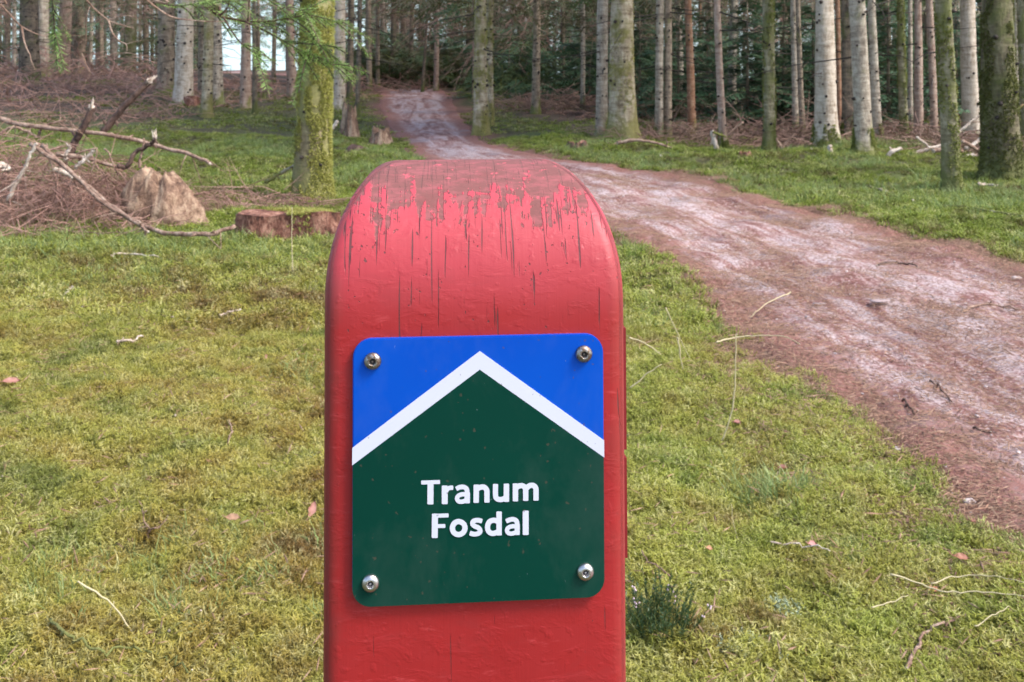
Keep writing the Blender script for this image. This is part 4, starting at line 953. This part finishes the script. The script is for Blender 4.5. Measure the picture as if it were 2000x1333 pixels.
stick([(-40, 228), (0, 233), (60, 246), (200, 262), (310, 285), (375, 304), (412, 320)], 5.5, DW, 'long thin bark covered pole lying across the top of the brush pile', Y=[8.3, 8.3, 8.2, 8.1, 8.1, 8.0, 7.9], twigs=10)
stick([(198, 262), (230, 222), (262, 188), (292, 158)], 6.5, BW_, 'long broken stake leaning right with a pale splintered tip above the brush pile', 'broken_stake', 'stake', None, PW_, Y=8.2, taper=.05)
stick([(138, 300), (150, 272), (160, 255), (172, 228), (181, 208)], 7.5, BW_, 'short black crooked stake with a pale broken tip above the brush pile', 'broken_stake', 'stake', None, PW_, Y=7.9, taper=.1)
stick([(232, 322), (250, 326), (262, 300), (290, 284), (299, 277), (302, 268)], 5, BW_, 'crooked upright branch with a pale tip above the big broken stump', 'broken_stake', 'stake', None, PW_, Y=7.6, taper=.3)
stick([(272, 330), (277, 300), (280, 270)], 3.5, DW, 'short upright spike standing beside the crooked branch above the big stump', Y=7.6, taper=.6)
stick([(82, 285), (120, 320), (165, 360), (215, 400), (262, 432), (300, 450), (355, 458), (410, 456), (458, 443)], 5, DW, 'long branch sweeping down from the brush pile to the red barked stump', Y=[7.6, 7.45, 7.3, 7.1, 6.85, 6.65, 6.55, 6.5, 6.55], twigs=18, taper=.2)
stick([(60, 282), (130, 330), (200, 395), (250, 425), (290, 452)], 4.5, DW, 'second branch running close beside the long sweeping branch in the brush pile', Y=[7.4, 7.2, 6.95, 6.8, 6.6], twigs=18)
stick([(112, 300), (150, 306), (190, 316), (232, 328)], 5.5, DW, 'grey pole lying lower in the brush pile towards the big broken stump', Y=7.7)
stick([(14, 396), (28, 365), (47, 332), (60, 300), (72, 280)], 4.5, PW_, 'pale bare branch standing steeply at the left of the brush pile', Y=7.3, twigs=6)
stick([(148, 328), (165, 312), (183, 295)], 4, PW_, 'short pale stick poking up right of the black crooked stake', Y=7.5, taper=.1)
stick([(128, 312), (131, 298), (137, 284)], 4, PW_, 'peeled pale stub beside the foot of the black crooked stake', Y=7.6, taper=.1)
stick([(-10, 320), (8, 324), (18, 333)], 6, PW_, 'thick pale broken end at the left edge of the brush pile', Y=7.4, taper=.1)
stick([(105, 330), (130, 340), (155, 350)], 5, PW_, 'pale broken branch end lying in the middle of the brush pile', Y=7.3, taper=.2)
stick([(205, 292), (215, 305), (225, 330), (232, 352)], 2, DW, 'thin drooping twig hanging from the pole above the brush pile', Y=7.6, kinks=0)
stick([(150, 300), (190, 292), (180, 330), (176, 360)], 2, DW, 'thin curled twig hanging in the middle of the brush pile', Y=7.5, kinks=0)
stick([(0, 262), (25, 250), (52, 256), (70, 268)], 3.5, DW, 'greenish bent branch above the left end of the brush pile', Y=8.4)
stick([(75, 268), (80, 250), (92, 243), (130, 235)], 3, DW, 'forked twig rising from the long pole on the left', Y=8.2, twigs=3)
stick([(518, 357), (545, 342), (575, 322)], 4.5, M['grey'], 'grey stick propped against the foot of the moss covered tree', Y=9.0)
stick([(75, 468), (110, 462), (200, 466), (300, 460)], 1.8, DW, 'thin twig stretched along the lower edge of the brush pile', lift=.03, kinks=1)
stick([(648, 252), (655, 243), (660, 236)], 4, PW_, 'short pale stick behind the moss covered tree', Y=14, taper=.1, kinks=0)
stick([(1408, 302), (1400, 290), (1394, 275), (1391, 258)], 5, PW_, 'white curved stake standing on the bank under the leaning pinkish trunk', 'broken_stake', 'stake', None, None, Y=12.6, taper=.25)
stick([(1392, 258), (1405, 263), (1418, 268)], 3, M['orange'], 'small reddish side twig on top of the white curved stake', Y=12.55, kinks=0)
stick([(1205, 280), (1235, 274), (1265, 277), (1300, 285), (1332, 300)], 3.5, DW, 'arched grey branch lying along the bank right of the broad blotched trunk', Y=13.2)
stick([(1150, 300), (1180, 288), (1210, 280), (1240, 276)], 3, DW, 'thin grey branch rising over the bank in front of the broad blotched trunk', Y=13.4)
stick([(1288, 306), (1300, 311)], 5, PW_, 'stubby pale log end on the mossy bank', Y=12.3, taper=.1, kinks=0)
stick([(1452, 240), (1430, 255), (1415, 268)], 1.8, DW, 'thin slanting twig right of the leaning pinkish trunk', Y=13, kinks=0)
stick([(1540, 312), (1528, 292), (1516, 270)], 2.8, DW, 'thin twig leaning left behind the bank right of the olive mossy trunk', Y=13, kinks=1)
stick([(1528, 290), (1540, 275), (1552, 262)], 2, DW, 'thin twig leaning right behind the bank right of the olive mossy trunk', Y=13, kinks=0)
stick([(1624, 318), (1622, 300), (1621, 284)], 4.5, PW_, 'short white upright stick at the mossy foot of the thick pale trunk', 'broken_stake', 'stake', None, None, Y=12.1, taper=.1, kinks=0)
stick([(1584, 292), (1592, 308), (1600, 312)], 4, M['orange'], 'small dark red broken branch left of the mossy foot of the thick pale trunk', Y=12.2)
stick([(1588, 310), (1600, 316), (1612, 320)], 4, PW_, 'pale wood scrap lying in front of the thick pale trunk', Y=12.1, kinks=0)
stick([(1692, 370), (1720, 380), (1745, 386), (1782, 400)], 4, M['grey'], 'grey fallen branch lying in grass at the right of the path', lift=.03, n=7)
stick([(1845, 412), (1885, 412), (1930, 420), (1998, 431)], 2.8, M['grey'], 'long thin fallen branch in the grass at the right edge', lift=.03)
stick([(1912, 369), (1930, 370), (1948, 372)], 3.4, PW_, 'short pale stick in grass under the thick mossy trunk', lift=.04, kinks=0)
stick([(1872, 260), (1895, 240), (1924, 216)], 3, PW_, 'pale branch slanting up in front of the yellowish trunk on the right', Y=11.2)
stick([(1925, 248), (1950, 235), (1992, 210), (2010, 200)], 3, M['orange'], 'reddish branch slanting up behind the right edge trunk', Y=11.2)
GP = 'split pale wood heaped between the trunks on the right'
for q, lb in (([(1768, 312), (1795, 298), (1830, 287), (1862, 285)], 'longest pale piece along the left slope of the split wood heap'), ([(1790, 318), (1820, 308), (1850, 296)], 'pale piece in the middle of the split wood heap'),
          ([(1700, 310), (1745, 308), (1790, 311)], 'flat pale log lying left of the split wood heap'), ([(1735, 305), (1746, 294), (1762, 290)], 'curved pale stick left of the split wood heap'),
          ([(1800, 322), (1840, 314), (1872, 318)], 'lowest pale piece in the split wood heap'), ([(1822, 296), (1850, 290), (1880, 296)], 'top piece of the split wood heap behind the spotted trunk'),
          ([(1878, 276), (1900, 288), (1918, 300)], 'pale piece slanting down right of the spotted trunk'), ([(1880, 310), (1900, 305), (1925, 306)], 'pale piece lying flat between the spotted trunk and the thick mossy trunk'),
          ([(1885, 292), (1905, 280), (1926, 262)], 'pale piece slanting up towards the thick mossy trunk'), ([(1790, 268), (1806, 280), (1822, 292)], 'thin piece sloping down onto the split wood heap')):
    stick(q, 4.6 if 'thin' not in lb else 2.5, random.Random(len(lb)).choice([DW, PW_, PW_]), lb, 'split_branch', 'branch', GP, Y=11.6+.1*len(lb) % .7, kinks=1, taper=.3)
stick([(1712, 523), (1735, 518), (1748, 516), (1772, 521), (1792, 527)], 2.6, BW_, 'dark stick lying across the middle of the sandy path', lift=.012, kinks=1)
stick([(1815, 752), (1838, 768), (1862, 792)], 2.4, BW_, 'thin dark twig lying on the pale sand near the right edge', lift=.01, kinks=0)
stick([(1765, 790), (1778, 803), (1788, 815)], 2.2, BW_, 'tiny dark twig in the red litter at the near edge of the path', lift=.01, kinks=0)
stick([(1880, 612), (1930, 600), (1995, 612)], 2.8, DW, 'pale stick lying on the path at the right edge of the photo', lift=.012, kinks=1)
stick([(1900, 842), (1920, 850), (1935, 858)], 2.4, BW_, 'small black twig on the sand at the lower right of the path', lift=.01, kinks=0)
# twigs lying in the near moss
stick([(100, 1245), (125, 1272), (150, 1288), (190, 1300), (240, 1305), (285, 1308), (330, 1322), (372, 1345)], 3.2, M['grey'], 'pale grey curved twig lying in moss at the bottom left', 'twig', 'twig', lift=.030, kinks=2)
stick([(1772, 1345), (1785, 1300), (1810, 1272), (1845, 1248), (1882, 1231)], 3.6, DW, 'curved brown twig lying in moss at the bottom right', 'twig', 'twig', lift=.032, kinks=1)
stick([(330, 1265), (355, 1245), (385, 1228)], 3.2, M['red'], 'short reddish twig in moss at the bottom left beside the long dry stalk', 'twig', 'twig', lift=.03, kinks=0)
stick([(283, 1090), (282, 1040), (284, 995)], 2, DW, 'thin forked twig standing in the moss left of the sign', 'twig', 'twig', Y=2.62, kinks=0)
stick([(284, 1052), (305, 1030), (325, 1012)], 1.8, DW, 'side arm of the thin forked twig left of the sign', 'twig', 'twig', Y=2.6, kinks=0)
stick([(5, 955), (22, 920), (55, 905)], 2, M['orange'], 'thin red brown twig in the moss at the left edge', 'twig', 'twig', lift=.03, kinks=0)
stick([(158, 618), (215, 612), (270, 620), (340, 634)], 2.2, DW, 'long thin twig lying in the moss left of the post', 'twig', 'twig', lift=.03, kinks=1)
stick([(430, 632), (450, 625), (468, 619)], 2.6, PW_, 'short pale twig in the moss left of the post', 'twig', 'twig', lift=.035, kinks=0)
stick([(226, 684), (255, 686), (278, 676)], 2.8, PW_, 'short light twig with a bend in the moss on the left', 'twig', 'twig', lift=.035, kinks=1)
stick([(125, 590), (135, 580), (142, 574)], 2.8, PW_, 'tiny white twig in the moss on the far left', 'twig', 'twig', lift=.035, kinks=0)
stick([(215, 512), (250, 508), (310, 514)], 2.6, PW_, 'pale twig in the grass below the brush pile', 'twig', 'twig', lift=.035, kinks=0)
stick([(445, 885), (450, 865), (447, 840)], 2, DW, 'tiny upright twig left of the blue sign', 'twig', 'twig', lift=.03, kinks=0)
stick([(338, 838), (350, 822), (362, 808)], 1.8, M['orange'], 'tiny orange twig in the moss on the left', 'twig', 'twig', lift=.03, kinks=0)
stick([(1305, 1160), (1270, 1130), (1255, 1105)], 1.8, DW, 'thin twig above the heather', 'twig', 'twig', lift=.03, kinks=0)
stick([(1510, 1094), (1570, 1096), (1625, 1099)], 2, PW_, 'straight pale twig in the moss at the lower right', 'twig', 'twig', lift=.03, kinks=0)
# dry grass stalks
ST = M['straw']
for q, r_, Y_, lb in (([(1410, 862), (1428, 810), (1436, 740), (1437, 655)], 1.8, 3.1, 'tall upright straw stalk right of the post'), ([(1398, 692), (1425, 684), (1470, 679), (1530, 680), (1562, 695)], 1.7, None, 'long arched straw stalk lying near the edge of the path'),
      ([(1324, 660), (1328, 690), (1334, 722)], 2.2, 3.9, 'thick short straw stalk right of the post'), ([(1300, 600), (1322, 650), (1348, 700)], 1.2, 3.9, 'thin leaning straw stalk close to the right of the post'), ([(1231, 758), (1262, 732), (1292, 712)], 1.5, 3.4, 'straw stalk rising right from the edge of the post'),
      ([(1228, 660), (1258, 670), (1292, 692)], 1.5, 3.6, 'drooping straw stalk at the right edge of the post'), ([(1740, 1162), (1790, 1180), (1850, 1200), (1920, 1204), (2010, 1209)], 1.9, None, 'long straw stalk lying across the moss at the right edge'), ([(1820, 1180), (1870, 1172), (1930, 1172), (2005, 1186)], 1.4, None, 'faint second straw stalk above the long one at the right edge'),
      ([(1905, 1275), (1945, 1255), (1972, 1233)], 1.4, None, 'short straw stalk at the lower right corner'), ([(1700, 1240), (1740, 1222), (1775, 1210)], 1.4, None, 'short straw stalk left of the curved brown twig'), ([(1482, 1005), (1500, 960), (1520, 922)], 2.0, 2.9, 'bright straw blade standing in the green grass clump'),
      ([(150, 1137), (200, 1165), (240, 1205), (275, 1265), (308, 1345)], 1.9, 2.15, 'long arched straw stalk at the bottom left'), ([(200, 1255), (213, 1220), (222, 1175)], 1.6, 2.2, 'short straw stalk crossing the long arched one at the bottom left'), ([(572, 530), (570, 470), (571, 405)], 1.4, 5.6, 'thin straw stalk standing in front of the sawn stump'), ([(1545, 590), (1500, 610), (1465, 640)], 1.2, None, 'short straw stalk at the mossy edge of the path'),
      ([(1480, 1100), (1440, 1050), (1428, 985)], 1.2, 2.5, 'faint thin straw stalk left of the green grass clump')):
    stick(q, r_*1.05, ST, lb, 'dry_grass_stalk', 'grass stalk', 'dry grass stalks', lift=.045, Y=Y_, kinks=0, n=4, taper=.6, jit=.0012)
# fallen leaves
def leaf(px, py, ln, wd, ang, col, label, tilt=(.2, .1), curl=.25, lift=.03, m=None):
    b = MB(); n = 9; vs = []; fs = []; th = .0006
    for i in range(n):
        t = i/(n-1); w_ = wd*math.sin(math.pi*min(1, t*1.02+.01))**.75*(1+.12*math.sin(i*2.3)); x = (t-.5)*ln
        for j in range(5):
            s = (j-2)/2; vs.append(Vector((x, s*w_/2, curl*wd*(s*s)*.8+.12*ln*math.sin(t*3.1)*curl*2+.0015*math.sin(i*1.9+j))))
    for i in range(n-1):
        for j in range(4): fs.append((i*5+j, i*5+j+1, (i+1)*5+j+1, (i+1)*5+j))
    nv_ = len(vs); vs += [v-Vector((0, 0, th)) for v in vs]; fs += [tuple(q+nv_ for q in f)[::-1] for f in fs]; b.add(vs, fs)
    b.tube([(-ln*.5, 0, .001), (-ln*.68, .002, .003), (-ln*.8, .006, .004)], [.0012, .0010, .0007], 5)
    mm, t, bb = mat('dry_leaf'); c = mix(t, noise(t, objc(t), 60, 3), col, tuple(q*.55 for q in col)); L(t, c, bb.inputs['Base Color']); bb.inputs['Roughness'].default_value = .55; translucent(t, bb, c, .2)
    o = b.build('fallen_leaf', [mm]); P_ = at(px, py, lift); o.location = P_; o.rotation_euler = (tilt[0], tilt[1], ang); tag(o, label, 'leaf', 'fallen leaves in the moss'); return o
leaf(22, 766, .060, .028, .45, (.55, .26, .20), 'large pinkish leaf at the left edge of the photo', (.5, .1)); leaf(456, 1040, .040, .020, -.15, (.62, .36, .22), 'tan leaf lying in the moss between the left edge and the sign', (.5, 0)); leaf(608, 1032, .042, .022, 1.1, (.62, .30, .24), 'pink leaf standing beside the left edge of the post', (1.1, -.9), lift=.045)
leaf(519, 712, .022, .015, 1.2, (.62, .30, .24), 'tiny pink leaf left of the top of the sign', (1.0, -.4)); leaf(1878, 1123, .034, .018, -.2, (.55, .24, .15), 'orange brown leaf near the path in the lower right', (.4, .1)); leaf(1586, 1096, .024, .016, .4, (.72, .34, .30), 'small pink leaf on the straight pale twig', (.6, .2))
leaf(1385, 1101, .018, .012, .6, (.62, .32, .18), 'tiny orange leaf above the heather', (.6, .2)); leaf(1530, 937, .03, .02, .1, (.28, .09, .06), 'dark red leaf in the moss above the green grass clump', (.3, .1)); leaf(1440, 845, .028, .018, .3, (.42, .18, .14), 'brown leaf behind the foot of the tall straw stalk', (.4, .1)); leaf(1900, 1046, .02, .012, 0, (.36, .14, .10), 'small rusty leaf at the mossy edge of the path', (.4, .1))
leaf(1826, 1182, .016, .012, 0, (.65, .28, .16), 'tiny orange leaf on the long straw stalk', (.6, .1)); leaf(410, 925, .014, .010, .2, (.60, .36, .20), 'tiny tan leaf scrap in the moss left of the sign', (.6, .1))
def stone(px, py, sx_, sy_, sz_, m, label):
    b = MB(); rr = random.Random(px); n, k = 14, 8; vs = []; fs = []
    for i in range(k):
        th = math.pi*i/(k-1)
        for j in range(n):
            a = 6.283*j/n; d = Vector((math.sin(th)*math.cos(a), math.sin(th)*math.sin(a), math.cos(th))); f_ = 1+.18*float(vn(a*1.3+px, th*2, 4))
            vs.append(Vector((d.x*sx_*f_, d.y*sy_*f_, d.z*sz_*f_)))
    for i in range(k-1):
        for j in range(n): fs.append((i*n+j, i*n+(j+1) % n, (i+1)*n+(j+1) % n, (i+1)*n+j))
    b.add(vs, fs); o = b.build('stone', [m]); o.location = at(px, py, sz_*.4); tag(o, label, 'stone', 'single stones by the path'); return o
stone(1893, 986, .020, .012, .008, pm1, 'flat whitish stone at the mossy edge of the path'); stone(1718, 590, .050, .03, .005, pm3, 'flat grey stone sunk in the middle of the path'); stone(1600, 594, .035, .02, .005, pm3, 'pale pinkish stone sunk in the near half of the path')
stone(1250, 545, .012, .01, .008, pm1, 'small white stone in the grass right of the post'); stone(1752, 881, .012, .009, .006, pm1, 'small white stone at the litter edge of the path'); stone(1900, 748, .010, .008, .006, pm2, 'small dark grey stone on the pale sand'); stone(1985, 545, .03, .02, .01, pm1, 'pale stone at the right edge of the path')
# heather in bloom beside the post
e_ = empty('heather', at(1292, 1262)); tag(e_, 'dark green heather clump with tiny pinkish white flowers beside the foot of the post', 'heather')
b = MB(); fl = MB(); rr = random.Random(3)
for i in range(90):
    a = rr.uniform(0, 6.283); r_ = .052*math.sqrt(rr.random()); o = Vector((math.cos(a)*r_, math.sin(a)*r_*.8, -.005)); d = Vector((math.cos(a)*.45*r_/.05+rr.gauss(0, .12), math.sin(a)*.45*r_/.05+rr.gauss(0, .12), 1)).normalized(); hh = rr.uniform(.05, .12)
    tp = o+d*hh+Vector((rr.gauss(0, .008), rr.gauss(0, .008), 0)); b.tube([o, o.lerp(tp, .5), tp], [.0012, .0009, .0005], 4, 1, .3)
    for k in range(34):
        t = rr.uniform(.15, 1); c = o.lerp(tp, t); dd = (Vector((rr.gauss(0, 1), rr.gauss(0, 1), rr.gauss(.5, .5))).normalized()+d*.6).normalized()*rr.uniform(.006, .013); s_ = dd.cross(Vector((rr.gauss(0, 1), rr.gauss(0, 1), rr.gauss(0, 1)))).normalized()*.0016
        b.add([c-s_, c+s_, c+dd], [(0, 1, 2)], 0, [.2, .2, .9])
    if rr.random() < .10:
        for k in range(rr.randint(2, 6)):
            c = o.lerp(tp, rr.uniform(.7, 1.02))+Vector((rr.gauss(0, .003), rr.gauss(0, .003), rr.gauss(0, .002))); q = .0022
            fl.add([c+Vector(v)*q for v in ((1, 0, 0), (-1, 0, 0), (0, 1, 0), (0, -1, 0), (0, 0, 1.3), (0, 0, -1.3))], [(0, 2, 4), (2, 1, 4), (1, 3, 4), (3, 0, 4), (2, 0, 5), (1, 2, 5), (3, 1, 5), (0, 3, 5)])
b.build('leafy_stems', [m_needle('heather_green', (.025, .065, .018), (.05, .11, .03), (.09, .16, .05)), M['brown']], e_, False); fl.build('flowers', [simple('heather_flower', (.72, .52, .58), .6)], e_, False)
# pale lichen tufts
LT = [tuft(90+i, 30, .022, .012, .026, .0016, True, simple('pale_lichen', (.36, .42, .27), .7)) for i in range(2)]
Ps = []
for (px, py, r_, n) in ((1525, 1200, .022, 8), (1430, 1270, .03, 12), (620, 905, .01, 3)):
    c = at(px, py)
    for i in range(n): x, y = c.x+RNG.normal(0, r_*1.4), c.y+RNG.normal(0, r_); Ps.append((x, y, hf(x, y)+.010))
n = len(Ps); scatter('lichen', Ps, tilts(n, .3), .6+.5*RNG.random(n), RNG.integers(0, 2, n), LT, 'pale grey green lichen tufts in the moss right of the post', 'lichen')

# ------------------------------------------------------------------ dry brushwood
def brush(name, label, zones, mats):
    b = MB(); rr = random.Random(len(label))
    for (cxp, cyw, rx_, ry_, hz_, n, ln, r0, flat_) in zones:
        for i in range(n):
            a = rr.uniform(0, 6.283); q = math.sqrt(rr.random()); x = cxp+math.cos(a)*q*rx_; y = cyw+math.sin(a)*q*ry_; zt2 = hz_*(1-q**1.6)+.03
            z = hf(x, y)+rr.uniform(-.02, 1)*zt2; l = ln*rr.uniform(.3, 1.2); az = rr.uniform(0, 6.283); el = rr.gauss(-.25, .45)*flat_
            d = Vector((math.cos(az)*math.cos(el), math.sin(az)*math.cos(el), math.sin(el))); bend = Vector((rr.gauss(0, .18), rr.gauss(0, .18), -abs(rr.gauss(0, .28))))*l
            p0 = Vector((x, y, z)); p1 = p0+d*l*.5+bend*.25; p2 = p0+d*l+bend
            gm = hf(p2.x, p2.y)+.01; p2.z = max(p2.z, gm)
            mi = rr.choice([0, 0, 1]); b.tube([p0, p1, p2], [r0, r0*.75, r0*.3], 3, mi, rr.random(), cap=False)
            for j in range(rr.choice([2, 4, 6])):
                s_ = p0.lerp(p1, rr.random()) if rr.random() < .4 else p1.lerp(p2, rr.random()); e2 = s_+(d*.6+Vector((rr.gauss(0, .6), rr.gauss(0, .6), rr.gauss(-.25, .35))))*l*.24
                b.tube([s_, e2], [r0*.5, r0*.2], 3, mi, rr.random(), cap=False)
    o = b.build(name, mats); tag(o, label, 'brushwood', kind='stuff'); return o
TW = [M['twig'], M['twig2']]
brush('brushwood', 'tangle of fine dry spruce twigs heaped on the left side', [(-3.75, 7.9, 1.2, .7, .62, 1900, .50, .0042, 1), (-3.35, 7.25, .95, .40, .28, 600, .45, .0038, 1), (-2.3, 8.5, .85, .4, .2, 420, .45, .0036, 1), (-3.9, 8.3, .8, .5, .5, 450, .5, .004, 1)], TW)
brush('far_brushwood', 'pinkish dry brushwood lying between the trunks on the left', [(-9.0, 21, 3.4, 4.0, .5, 700, 1.1, .009, 1), (-7.0, 17.5, 1.3, 1.6, .2, 200, .8, .007, 1), (-14, 27, 7, 6, 1.1, 1000, 1.5, .014, 1), (-6.2, 26, 2.6, 4, .4, 300, 1.2, .012, 1), (-3.6, 31, 1.3, 3, .6, 200, 1.2, .012, 1)], TW)
brush('bank_brushwood', 'brown dry twigs lying behind the mossy bank on the right', [(3.2, 15.2, 2.0, 1.2, .32, 900, .8, .0065, 1), (5.3, 14.2, 2.2, 1.2, .32, 900, .8, .0065, 1), (5.9, 12.4, 1.0, .8, .26, 420, .6, .006, .7), (1.0, 21.5, 1.7, 1.4, .42, 500, .8, .008, 1), (2.3, 20, 1.5, 1.4, .2, 250, .8, .008, 1), (7.0, 17, 3, 3, .35, 500, 1, .009, 1), (3.5, 22, 3, 4, .4, 500, 1.1, .011, 1)], TW)

# ------------------------------------------------------------------ near spruce just outside the picture whose branches hang into it
def needles(b, pts, rr, ln, gap, wd, mi=0, tipw=1.0, spread=.9):
    tot = 0
    for i in range(len(pts)-1):
        a, c = pts[i], pts[i+1]; l = (c-a).length; n = max(1, int(l/gap)); d = (c-a).normalized(); s0 = d.cross(Vector((0, .25, 1))).normalized(); u0 = s0.cross(d)
        for k in range(n):
            o = a.lerp(c, k/n)
            for sg in (-1, 1, -1, 1):
                v = (d*rr.uniform(.3, .8)+s0*sg*spread*rr.uniform(.6, 1.1)+u0*rr.uniform(-.7, .7)).normalized()*ln*rr.uniform(.7, 1.1); s_ = v.cross(Vector((rr.gauss(0, 1), rr.gauss(0, 1), rr.gauss(0, 1)))).normalized()*wd
                b.add([o-s_*.7, o+s_*.7, o+v*.8+s_*.6, o+v, o+v*.8-s_*.6], [(0, 1, 2, 4), (4, 2, 3)], mi, [.1, .1, .3+tipw*.3, .3+tipw*.6, .3+tipw*.3])
tX, tY = -2.35, 2.75
near = empty('conifer_tree', (tX, tY, hf(tX, tY)-.05)); tag(near, 'near spruce outside the left edge whose green twigs hang across the top left', 'tree')
tb, bs, rd, cn = trunk(2.75, CX+tX/tY*F, 120+2400/2.75, CX+tX/tY*F, 240, 200, M['grey'], 77, 0, 10, 17, (2.4, 5), .3)
tb.build('trunk', [M['grey'], M['knot']], near); c_o = link('crown', CROWNS[1], near); c_o.location = (0, 0, 3.5); c_o.scale = (.5, .5, .85)
hub = Vector((tX+.08, tY-.02, 2.1)); W2L = Vector((tX, tY, hf(tX, tY)-.05))
def nb(pix, Y0, Y1, r0, bmi=1, start=None, nd=None, tw=1.0, ml=.018, gap=.0035, sub=0, seed=1):
    rr = random.Random(seed); P_ = [P3(x, y, Y0+(Y1-Y0)*i/(len(pix)-1))-W2L for i, (x, y) in enumerate(pix)]
    if start is not None: P_ = [start-W2L]+P_
    Sp = spline(P_, 6); n = len(Sp); b = MB(); b.tube(Sp, [r0*(1-.75*i/(n-1)) for i in range(n)], 6, bmi, 0)
    if nd: needles(b, Sp[int(n*nd[0]):int(n*nd[1])+1], rr, ml, gap, .00085, 0, tw)
    for k in range(sub):
        j = rr.randrange(int(n*.35), n-1); d = (Sp[j+1 if j < n-1 else j]-Sp[j-1]).normalized(); e_ = Sp[j]+(d*.7+Vector((rr.uniform(-.2, .5), rr.gauss(0, .4), rr.uniform(-1.0, .15)))).normalized()*rr.uniform(.05, .13)
        q = spline([Sp[j], Sp[j].lerp(e_, .5)+Vector((0, 0, .006)), e_], 4); b.tube(q, [.0014]*len(q), 4, bmi, 0); needles(b, q, rr, ml, gap, .00085, 0, tw)
    return b
NM = [M['needle_fresh'], M['darkwood']]; NM2 = [M['needle_fresh'], M['deadwood']]
g1 = nb([(330, -40), (400, 12), (436, 33), (500, 43), (568, 34), (612, 10)], 2.55, 2.5, .0055, start=hub, nd=(.5, .98), tw=.5, sub=9, seed=1); g1.build('branch', NM, near, False)
for pts_, r_, nd_, tw_, sb, sd_ in (([(436, 33), (452, 60), (470, 84), (492, 100), (508, 110)], .003, (.2, 1), .15, 4, 2), ([(478, 42), (520, 62), (560, 84), (592, 104), (612, 122)], .003, (.1, 1), .55, 7, 3), ([(560, 38), (600, 30), (640, 38), (660, 45)], .0022, (0, 1), .6, 4, 4), ([(560, 84), (600, 86), (640, 90), (670, 94)], .0022, (0, 1), 1.0, 4, 5), ([(566, 36), (596, 55), (612, 78), (600, 110), (594, 150)], .0022, (.1, 1), .2, 5, 6), ([(540, 20), (565, 14), (590, 20), (615, 18)], .002, (0, 1), .7, 4, 7), ([(592, 104), (625, 115), (655, 130)], .002, (0, 1), .35, 3, 8), ([(400, 12), (430, 4), (470, 2), (520, -6)], .002, (.1, 1), .3, 4, 9), ([(430, 30), (446, 12), (448, -20)], .0028, None, 0, 0, 10), ([(484, 42), (486, 15), (488, -20)], .0026, None, 0, 0, 11), ([(300, 5), (345, 12), (380, 8), (420, 6)], .002, (.1, 1), .3, 3, 12)):
    nb(pts_, 2.5, 2.46, r_, nd=nd_, tw=tw_, sub=sb, seed=sd_).build('twig', NM, near, False)
nb([(60, -60), (98, -10), (104, 20), (106, 55), (107, 92)], 2.3, 2.3, .003, start=hub, nd=(.45, 1), tw=.3, ml=.020, sub=2, seed=20).build('branch', NM, near, False)
nb([(106, 20), (118, 42), (130, 62), (134, 80)], 2.3, 2.3, .0018, nd=(0, 1), tw=.9, ml=.014, seed=21).build('twig', NM, near, False)
for i, (pts_, r_) in enumerate((([(-60, -60), (0, 8), (22, 32), (42, 52), (70, 66), (92, 72)], .0036), ([(130, -60), (165, -5), (185, 18), (212, 40), (240, 50), (262, 56)], .0034), ([(240, -50), (285, -2), (318, 24), (345, 36), (400, 42), (440, 42)], .0034))):
    nb(pts_, 2.4, 2.45, r_, start=hub).build('bare_branch', NM2, near, False)
for pts_, r_ in (([(42, 52), (47, 80), (54, 100), (58, 106), (62, 122), (70, 138)], .0026), ([(212, 40), (218, 62), (232, 80), (246, 87), (248, 100)], .003), ([(175, 13), (168, 40), (168, 85), (160, 105)], .0016), ([(212, 40), (235, 32), (262, 33), (266, 42), (245, 50)], .0012), ([(246, 87), (262, 82), (290, 78)], .0010), ([(160, 105), (172, 135), (176, 145), (165, 165), (155, 195), (140, 228)], .0014), ([(190, 116), (220, 106), (250, 104), (280, 110), (312, 116)], .0013)):
    nb(pts_, 2.43, 2.43, r_).build('bare_twig', NM2, near, False)
